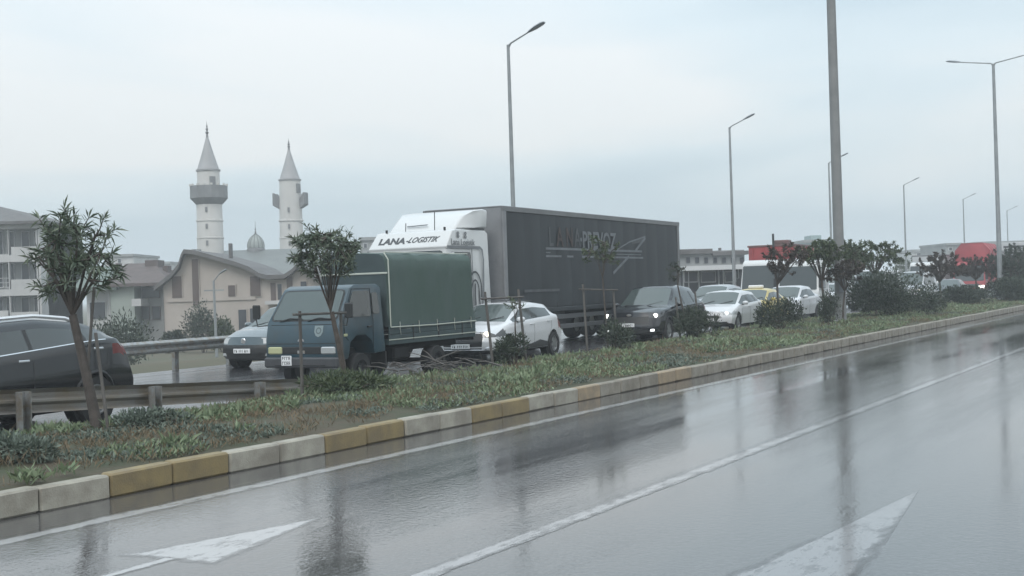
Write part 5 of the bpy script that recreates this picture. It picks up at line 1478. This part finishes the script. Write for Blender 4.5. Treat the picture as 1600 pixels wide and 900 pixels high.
# roof sheet following the outline, with overhang
b = MB(); N = len(P_)
for y in (-.7, 9.5):
    for dz in (.02, .34):
        for i, (x, z) in enumerate(P_):
            xx = x + (-.5 if i == 0 else .3 if i == N - 1 else 0); zz_ = z - (.35 if i == 0 else 0)
            b.v.append((xx, y, zz_ + dz))
for i in range(N - 1):
    b.f += [(i, i + 1, N + i + 1, N + i), (2 * N + i, 3 * N + i, 3 * N + i + 1, 2 * N + i + 1), (N + i, N + i + 1, 3 * N + i + 1, 3 * N + i), (i, 2 * N + i, 2 * N + i + 1, i + 1)]
b.build('roof', MT['roof_grey'], B.t)
for a, m_ in (((269, 432, 285, 465), 'shutter_brown'), ((300, 405, 312, 477), 'shutter_brown'), ((357, 446, 368, 463), 'shutter_brown'), ((391, 432, 408, 462), 'shutter_brown'), ((373, 484, 386, 518), 'dark_opening'), ((391, 482, 408, 505), 'dark_opening'), ((423, 442, 432, 470), 'shutter_brown'), ((448, 432, 458, 462), 'shutter_brown'), ((434, 444, 441, 468), 'dark_opening'), ((470, 440, 480, 470), 'dark_opening')):
    f = B.box('window', MT['plaster_pink'], a[0] - 1.5, a[1] - 1.5, a[2] + 1.5, a[3] + 1.5, -.09, .02)
    x0, z0 = B.xz(a[0], a[1]); x1, z1 = B.xz(a[2], a[3]); MB().box((x0, -.14, min(z0, z1)), (x1, -.09, max(z0, z1))).build('pane', MT[m_], f)
    if m_ == 'shutter_brown':
        s_ = MB()
        for k in range(1, 5): zz_ = min(z0, z1) + abs(z1 - z0) * k / 5; s_.box((x0, -.15, zz_ - .02), (x1, -.138, zz_ + .02))
        s_.build('shutter_slats', MT['roof_brown'], f)
B.box('string_course', MT['plaster_pink'], 262, 466, 400, 468, -.10, .02)
B.box('drain_pipe', MT['plaster_grey'], 255, 450, 257, 520, -.15, 0, ground=True)
B.box('balcony', MT['plaster_white'], 418, 470, 470, 474, -1.0, 0)
for x in (288, 296): B.box('chimney', MT['plaster_grey'], x, 388, x + 5, 402, 2, 2.6)
B.box('chimney', MT['roof_grey'], 342, 378, 347, 412, 3, 3.6)
B.box('gable_wing', MT['roof_grey'], 262, 400, 288, 425, 5, 8)

# mosque: hipped lead roof with small dome, and two minarets of their own
B = Bld('mosque', 'mosque with grey green roof and small ribbed dome between two minarets', 128, 410)
B.box('wall', MT['plaster_pink'], 352, 436, 492, 500, .5, 22, ground=True)
rf = B.hip('roof', MT['lead_roof'], 338, 500, 437, 392, 22, 345, 470, .8)
x0, zd = B.xz(400, 391); k_ = 139 / 128; x0 = (x0 + B.o.x) * k_ - B.o.x; zd = (zd + GB - 1.8) * k_ + 1.8 - GB; r_ = 13.2 * 139 / 1900
b = MB().lathe([(r_ * 1.06, -1.0), (r_ * 1.06, .15), (r_ * .98, .2), (r_ * .98, .28)], (x0, 11, zd), 'z', 20); b.build('drum', MT['minaret_grey'], B.t, True)
dome_p = [(r_ * .98, 0), (r_ * 1.0, .25), (r_ * .93, .62), (r_ * .74, 1.0), (r_ * .45, 1.32), (r_ * .16, 1.52), (.05, 1.66)]
dm = MB().lathe(dome_p, (x0, 11, zd + .28), 'z', 24).build('dome', MT['dome_lead'], B.t, True)
for k in range(12):
    a = 2 * math.pi * k / 12
    MB().tube([(x0 + (q + .015) * math.cos(a), 11 + (q + .015) * math.sin(a), zd + .28 + h) for q, h in dome_p], .035, 4).build('dome_rib', MT['lead_roof'], dm)
MB().lathe([(.05, 0), (.11, .25), (.04, .4), (.09, .55), (.03, .7), (.02, 1.5)], (x0, 11, zd + 1.85), 'z', 8).build('finial', MT['minaret_grey'], dm)
xa, za = B.xz(404, 397); xb_, zb_ = B.xz(431, 432)
xa = (xa + B.o.x) * 137 / 128 - B.o.x; za = (za + GB - 1.8) * 137 / 128 + 1.8 - GB
d0, d1 = Vector((xa, 9.5, za + .05)), Vector((xb_, .3, zb_ + .1)); b = MB()
b.add([d0 + Vector((-.35, 0, .06)), d0 + Vector((.35, 0, .06)), d1 + Vector((.55, 0, .06)), d1 + Vector((-.55, 0, .06)), d0 + Vector((-.35, 0, -.1)), d0 + Vector((.35, 0, -.1)), d1 + Vector((.55, 0, -.1)), d1 + Vector((-.55, 0, -.1))],
      [(0, 1, 2, 3), (4, 7, 6, 5), (0, 3, 7, 4), (1, 5, 6, 2), (2, 6, 7, 3), (0, 4, 5, 1)])
b.build('roof_ridge', MT['plaster_white'], rf)

def minaret(label, D, px, rows, balc, cone_m, door, front_open=False):
    """rows: (half width px, y px) of shaft; balc: (half width, y top, y bottom)"""
    k = D / 1900; p = at(px, 400, D)
    t = thing('minaret', label, 'minaret', (p.x, D, GB), 0, None)
    def z(y): return at(px, y, D).z - GB
    sh, cone, fin = rows
    MB().lathe([(sh[-1][0] * k * 1.02, 0)] + [(w * k, z(y)) for w, y in reversed(sh)], (0, 0, 0), 'z', 14).build('shaft', MT['minaret_white'], t, True)
    MB().lathe([(cone[0][0] * k * 1.06, z(cone[0][1]) - .12), (cone[0][0] * k * 1.08, z(cone[0][1]) + .05)] + [(w * k, z(y)) for w, y in cone[1:]], (0, 0, 0), 'z', 14).build('cone', cone_m, t, True)
    zf0, zf1 = z(fin[0]), z(fin[1]); h = zf1 - zf0
    MB().lathe([(.16, -.1), (.10, h * .15), (.22, h * .25), (.08, h * .35), (.17, h * .48), (.06, h * .6), (.10, h * .68), (.03, h * .76), (.02, h)], (0, 0, zf0), 'z', 8).build('finial', MT['minaret_grey'], t, True)
    w, y0, y1, wn = balc; zt_, zb_ = z(y0), z(y1)
    if not front_open:
        bl = MB().lathe([(wn * k, zb_ - (zt_ - zb_) * .45), (w * k * .97, zb_), (w * k, zb_ + .05), (w * k, zt_), (w * k * .94, zt_), (w * k * .94, zb_ + .4), (wn * k, zb_ + .4)], (0, 0, 0), 'z', 16, cap=False).build('balcony', MT['minaret_grey'], t)
        for q in range(16):
            a = 2 * math.pi * q / 16; MB().box((-.11, -.11, 0), (.11, .11, .22), Matrix.Translation((w * k * .97 * math.cos(a), w * k * .97 * math.sin(a), zt_))).build('baluster', MT['minaret_white'], bl)
    else:
        for a0, a1, nm in ((-28, 62, 'balcony'), (150, 205, 'balcony')):
            b = MB(); n_ = 8
            for q in range(n_ + 1):
                a = R(a0 + (a1 - a0) * q / n_); ca, sa = math.cos(a), math.sin(a)
                for rr_, zz_ in ((wn * k * .9, zb_ - .5), (w * k, zb_ + .05), (w * k, zt_), (w * k * .9, zt_), (wn * k * .9, zt_ - .9)): b.v.append((rr_ * ca, rr_ * sa, zz_))
            for q in range(n_):
                for j in range(5): b.f.append((q * 5 + j, (q + 1) * 5 + j, (q + 1) * 5 + (j + 1) % 5, q * 5 + (j + 1) % 5))
            b.f += [(0, 1, 2, 3, 4), tuple(n_ * 5 + j for j in (4, 3, 2, 1, 0))]
            b.build('balcony', MT['minaret_grey'], t)
    for yy_ in (345, 372): MB().lathe([(sh[-1][0] * k * .975, -.10), (sh[-1][0] * k * 1.03, -.07), (sh[-1][0] * k * 1.03, .07), (sh[-1][0] * k * .975, .10)], (0, 0, z(yy_)), 'z', 14, cap=False).build('string_course', MT['minaret_white'], t)
    for yy_ in (332, 358, 384): MB().box((-.12, -sh[-1][0] * k - .03, z(yy_)), (.12, -sh[-1][0] * k + .4, z(yy_) + .55)).build('slit_window', MT['minaret_grey'], t)
    dx, dy0, dy1 = door; xx = (dx - px) * k
    yy = -math.sqrt(max(.1, (sh[1][0] * k) ** 2 - xx * xx))
    a = math.atan2(yy, xx); M_ = Matrix.Translation((xx, yy, 0)) @ Matrix.Rotation(a + math.pi / 2, 4, 'Z')
    MB().box((-.32, -.08, z(dy1)), (.32, .3, z(dy0)), M_).build('door', MT['minaret_grey'], t)
    return t
minaret('minaret with full grey balcony ring, left and taller of the two', 138, 329.5, ([(17.5, 266), (18, 312), (20, 318), (20.8, 395)], [(18, 266), (17.5, 266), (9, 239), (1.2, 212)], (213, 189)), (29, 291, 311, 20), MT['minaret_cone'], (339.5, 277, 290))
minaret('minaret with balcony only at its sides, right and shorter of the two', 150, 456.5, ([(16.5, 281), (17, 300), (17.6, 322), (19, 395)], [(16.8, 281), (16.4, 281), (8.5, 257), (1.2, 232)], (233, 216)), (27.5, 302, 321, 18), MT['minaret_cone'], (471, 288, 302), True)

# further blocks
def block(label, D, px0, py0, px1, py1, m, depth=12, wins=(), roofbox=None):
    B = Bld('building', label, D, (px0 + px1) / 2)
    w_ = B.box('wall', m, px0, py0, px1, py1, 0, depth, ground=True)
    B.box('roof_edge', MT['plaster_grey'], px0 - 1, py0 - 1, px1 + 1, py0 + 1.5, -.3, depth + .3)
    for a in wins:
        f = B.box('window', MT['frame_white'], *a, -.08, .02); x0, z0 = B.xz(a[0] + .7, a[1] + .7); x1, z1 = B.xz(a[2] - .7, a[3] - .7)
        MB().box((x0, -.11, min(z0, z1)), (x1, -.08, max(z0, z1))).build('pane', MT['dark_opening'], f)
    if roofbox: B.box('roof_hut', m, *roofbox, 2, 6)
    return B
block('small white block showing above the green and grey roof', 170, 164, 399, 209, 425, MT['plaster_white'], wins=((168, 404, 174, 411), (184, 404, 190, 411)))
block('low pale block left of the beige house roof', 190, 222, 411, 266, 430, MT['plaster_white'], wins=((226, 416, 232, 422), (240, 416, 246, 422)))
block('grey block peeping above the small truck beside the tractor cab', 160, 562, 372, 640, 440, MT['plaster_grey'], wins=((568, 380, 574, 388), (580, 380, 586, 388)))
B = Bld('commercial_building', 'dark grey commercial building with white framed shop front behind the trailer tail', 84, 1110)
w_ = B.box('wall', MT['plaster_grey'], 1040, 394, 1165, 460, 0, 12, ground=True)
B.box('roof_edge', MT['roof_grey'], 1038, 391, 1112, 396, -.4, 12.3); B.box('roof_edge', MT['roof_grey'], 1112, 393.5, 1168, 397.5, -.4, 12.3)
B.box('roof_hut', MT['roof_grey'], 1062, 388.5, 1094, 394, 2, 8)
B.box('canopy', MT['frame_white'], 1060, 417, 1170, 420.5, -2.2, 0)
B.box('shop_wall', MT['dark_opening'], 1062, 421, 1166, 456, -.12, -.02)
for x in (1066, 1074, 1090, 1121, 1128, 1152): B.box('shop_post', MT['frame_white'], x, 420, x + 2.2, 456, -.35, -.14)
for xa, xb_ in ((1068, 1090), (1094, 1118), (1131, 1150)):
    f = B.box('window', MT['frame_white'], xa, 424, xb_, 441, -.22, -.13); x0, z0 = B.xz(xa + 1.2, 425.2); x1, z1 = B.xz(xb_ - 1.2, 439.8)
    MB().box((x0, -.25, min(z0, z1)), (x1, -.22, max(z0, z1))).build('pane', MT['dark_opening'], f)
for x in range(1072, 1160, 14):
    f = B.box('window', MT['plaster_grey'], x - .5, 402, x + 6.5, 411, -.07, .02); x0, z0 = B.xz(x, 402.5); x1, z1 = B.xz(x + 6, 410.5); MB().box((x0, -.10, min(z0, z1)), (x1, -.07, max(z0, z1))).build('pane', MT['dark_opening'], f)
B.box('chimney', MT['roof_grey'], 1111, 387, 1119, 394, 3, 4); B.box('chimney', MT['roof_grey'], 1136, 385, 1139, 394, 3, 3.6)
block('pale teal block with rooftop hut beyond the red tipper', 175, 1256, 376, 1318, 440, MT['facade_teal'], roofbox=(1272, 367, 1289, 377), wins=((1262, 384, 1268, 392), (1276, 384, 1282, 392), (1290, 384, 1296, 392)))
block('pinkish low block under the pale teal block', 160, 1252, 399, 1292, 440, MT['plaster_pink'], wins=((1262, 403, 1268, 409),))
block('grey block peeping out left of the red covered truck', 190, 1478, 381, 1502, 430, MT['plaster_grey'], wins=((1482, 386, 1488, 392),))
block('long pale hall between the red covered truck and the striped trailer', 210, 1525, 379, 1640, 430, MT['plaster_grey'], wins=((1532, 386, 1540, 392), (1548, 386, 1556, 392)))
block('long low pale building at the horizon right of the tall pole', 260, 1425, 391, 1482, 430, MT['plaster_white'], wins=((1432, 395, 1440, 400), (1450, 395, 1458, 400)))
# street light on a slim post before the beige house, and garden greenery
t = thing('street_lamp', 'slim old street lamp post standing before the beige house', 'street lamp', (at(337, 500, 68).x, 68, -1.6))
MB().tube([(0, 0, 0), (-.05, 0, 4.35)], [.09, .06], 8).build('pole', MT['polem'], t)
MB().tube([(-.05, 0, 4.3), (.35, -.1, 4.75)], .03, 6).build('arm', MT['polem'], t); b = MB(); lamp_head(b, Vector((.3, -.1, 4.68)), Vector((1, -.2, .6)), None, .5, .12); b.build('lamp_head', MT['lamp_grey'], t)
MB().box((-.6, -.03, 3.75), (.5, .03, 3.83)).build('cross_arm', MT['polem'], t)
gg = 'garden shrubs before the houses'
for lb, px, D, w_, h, sd in (('tall dark garden bush leaning on the beige house wall', 318, 76, 1.5, 2.9, 61), ('low garden bush right of the slim lamp post', 348, 76, .9, 2.0, 62), ('rounded hedge bush behind the black crossover', 185, 60, 2.0, 2.6, 63), ('second hedge bush left of the pale house', 150, 62, 1.6, 2.3, 64), ('thin garden bush at the beige house corner', 275, 78, .9, 1.5, 65)):
    shrub(lb, (at(px, 500, D).x, D, GB), w_, w_ * .8, h, 2600, .22, .04, 'leaf_dark' if sd != 62 else 'leaf_mid', sd, gg)
for lb, px, D, H_, rd_, sd in (('distant round tree behind the tall pole', 1345, 120, 4.8, 2.4, 71), ('distant tree left of the horizon buildings', 1428, 135, 4.6, 2.6, 72), ('distant tree beyond the pale hall', 1545, 140, 5.2, 2.8, 73)):
    sapling(lb, (at(px, 450, D).x, D, GB), H_ + 1.0, 1.8, rd_, 90, 26, .34, .07, 'leaf_mid', sd, (0, 0), .14, 'bark', 'distant trees', lo=2.0, name='broadleaf_tree')
# ------------------------------------------------------------------ rain haze
b = MB().box((-2300, -2300, -2.9), (2300, 2300, 26))
hz = b.build('haze', None); tag(hz, kind='stuff')
m = bpy.data.materials.new('rain_haze'); m.use_nodes = True
t = m.node_tree
for q in list(t.nodes):
    if q.type == 'BSDF_PRINCIPLED': t.nodes.remove(q)
pv = t.nodes.new('ShaderNodeVolumePrincipled'); pv.inputs['Color'].default_value = (.90, .95, 1.0, 1); pv.inputs['Density'].default_value = .0014
lk(t, pv.outputs[0], t.nodes['Material Output'].inputs['Volume'])
hz.data.materials.append(m)
scene.cycles.volume_bounces = 1
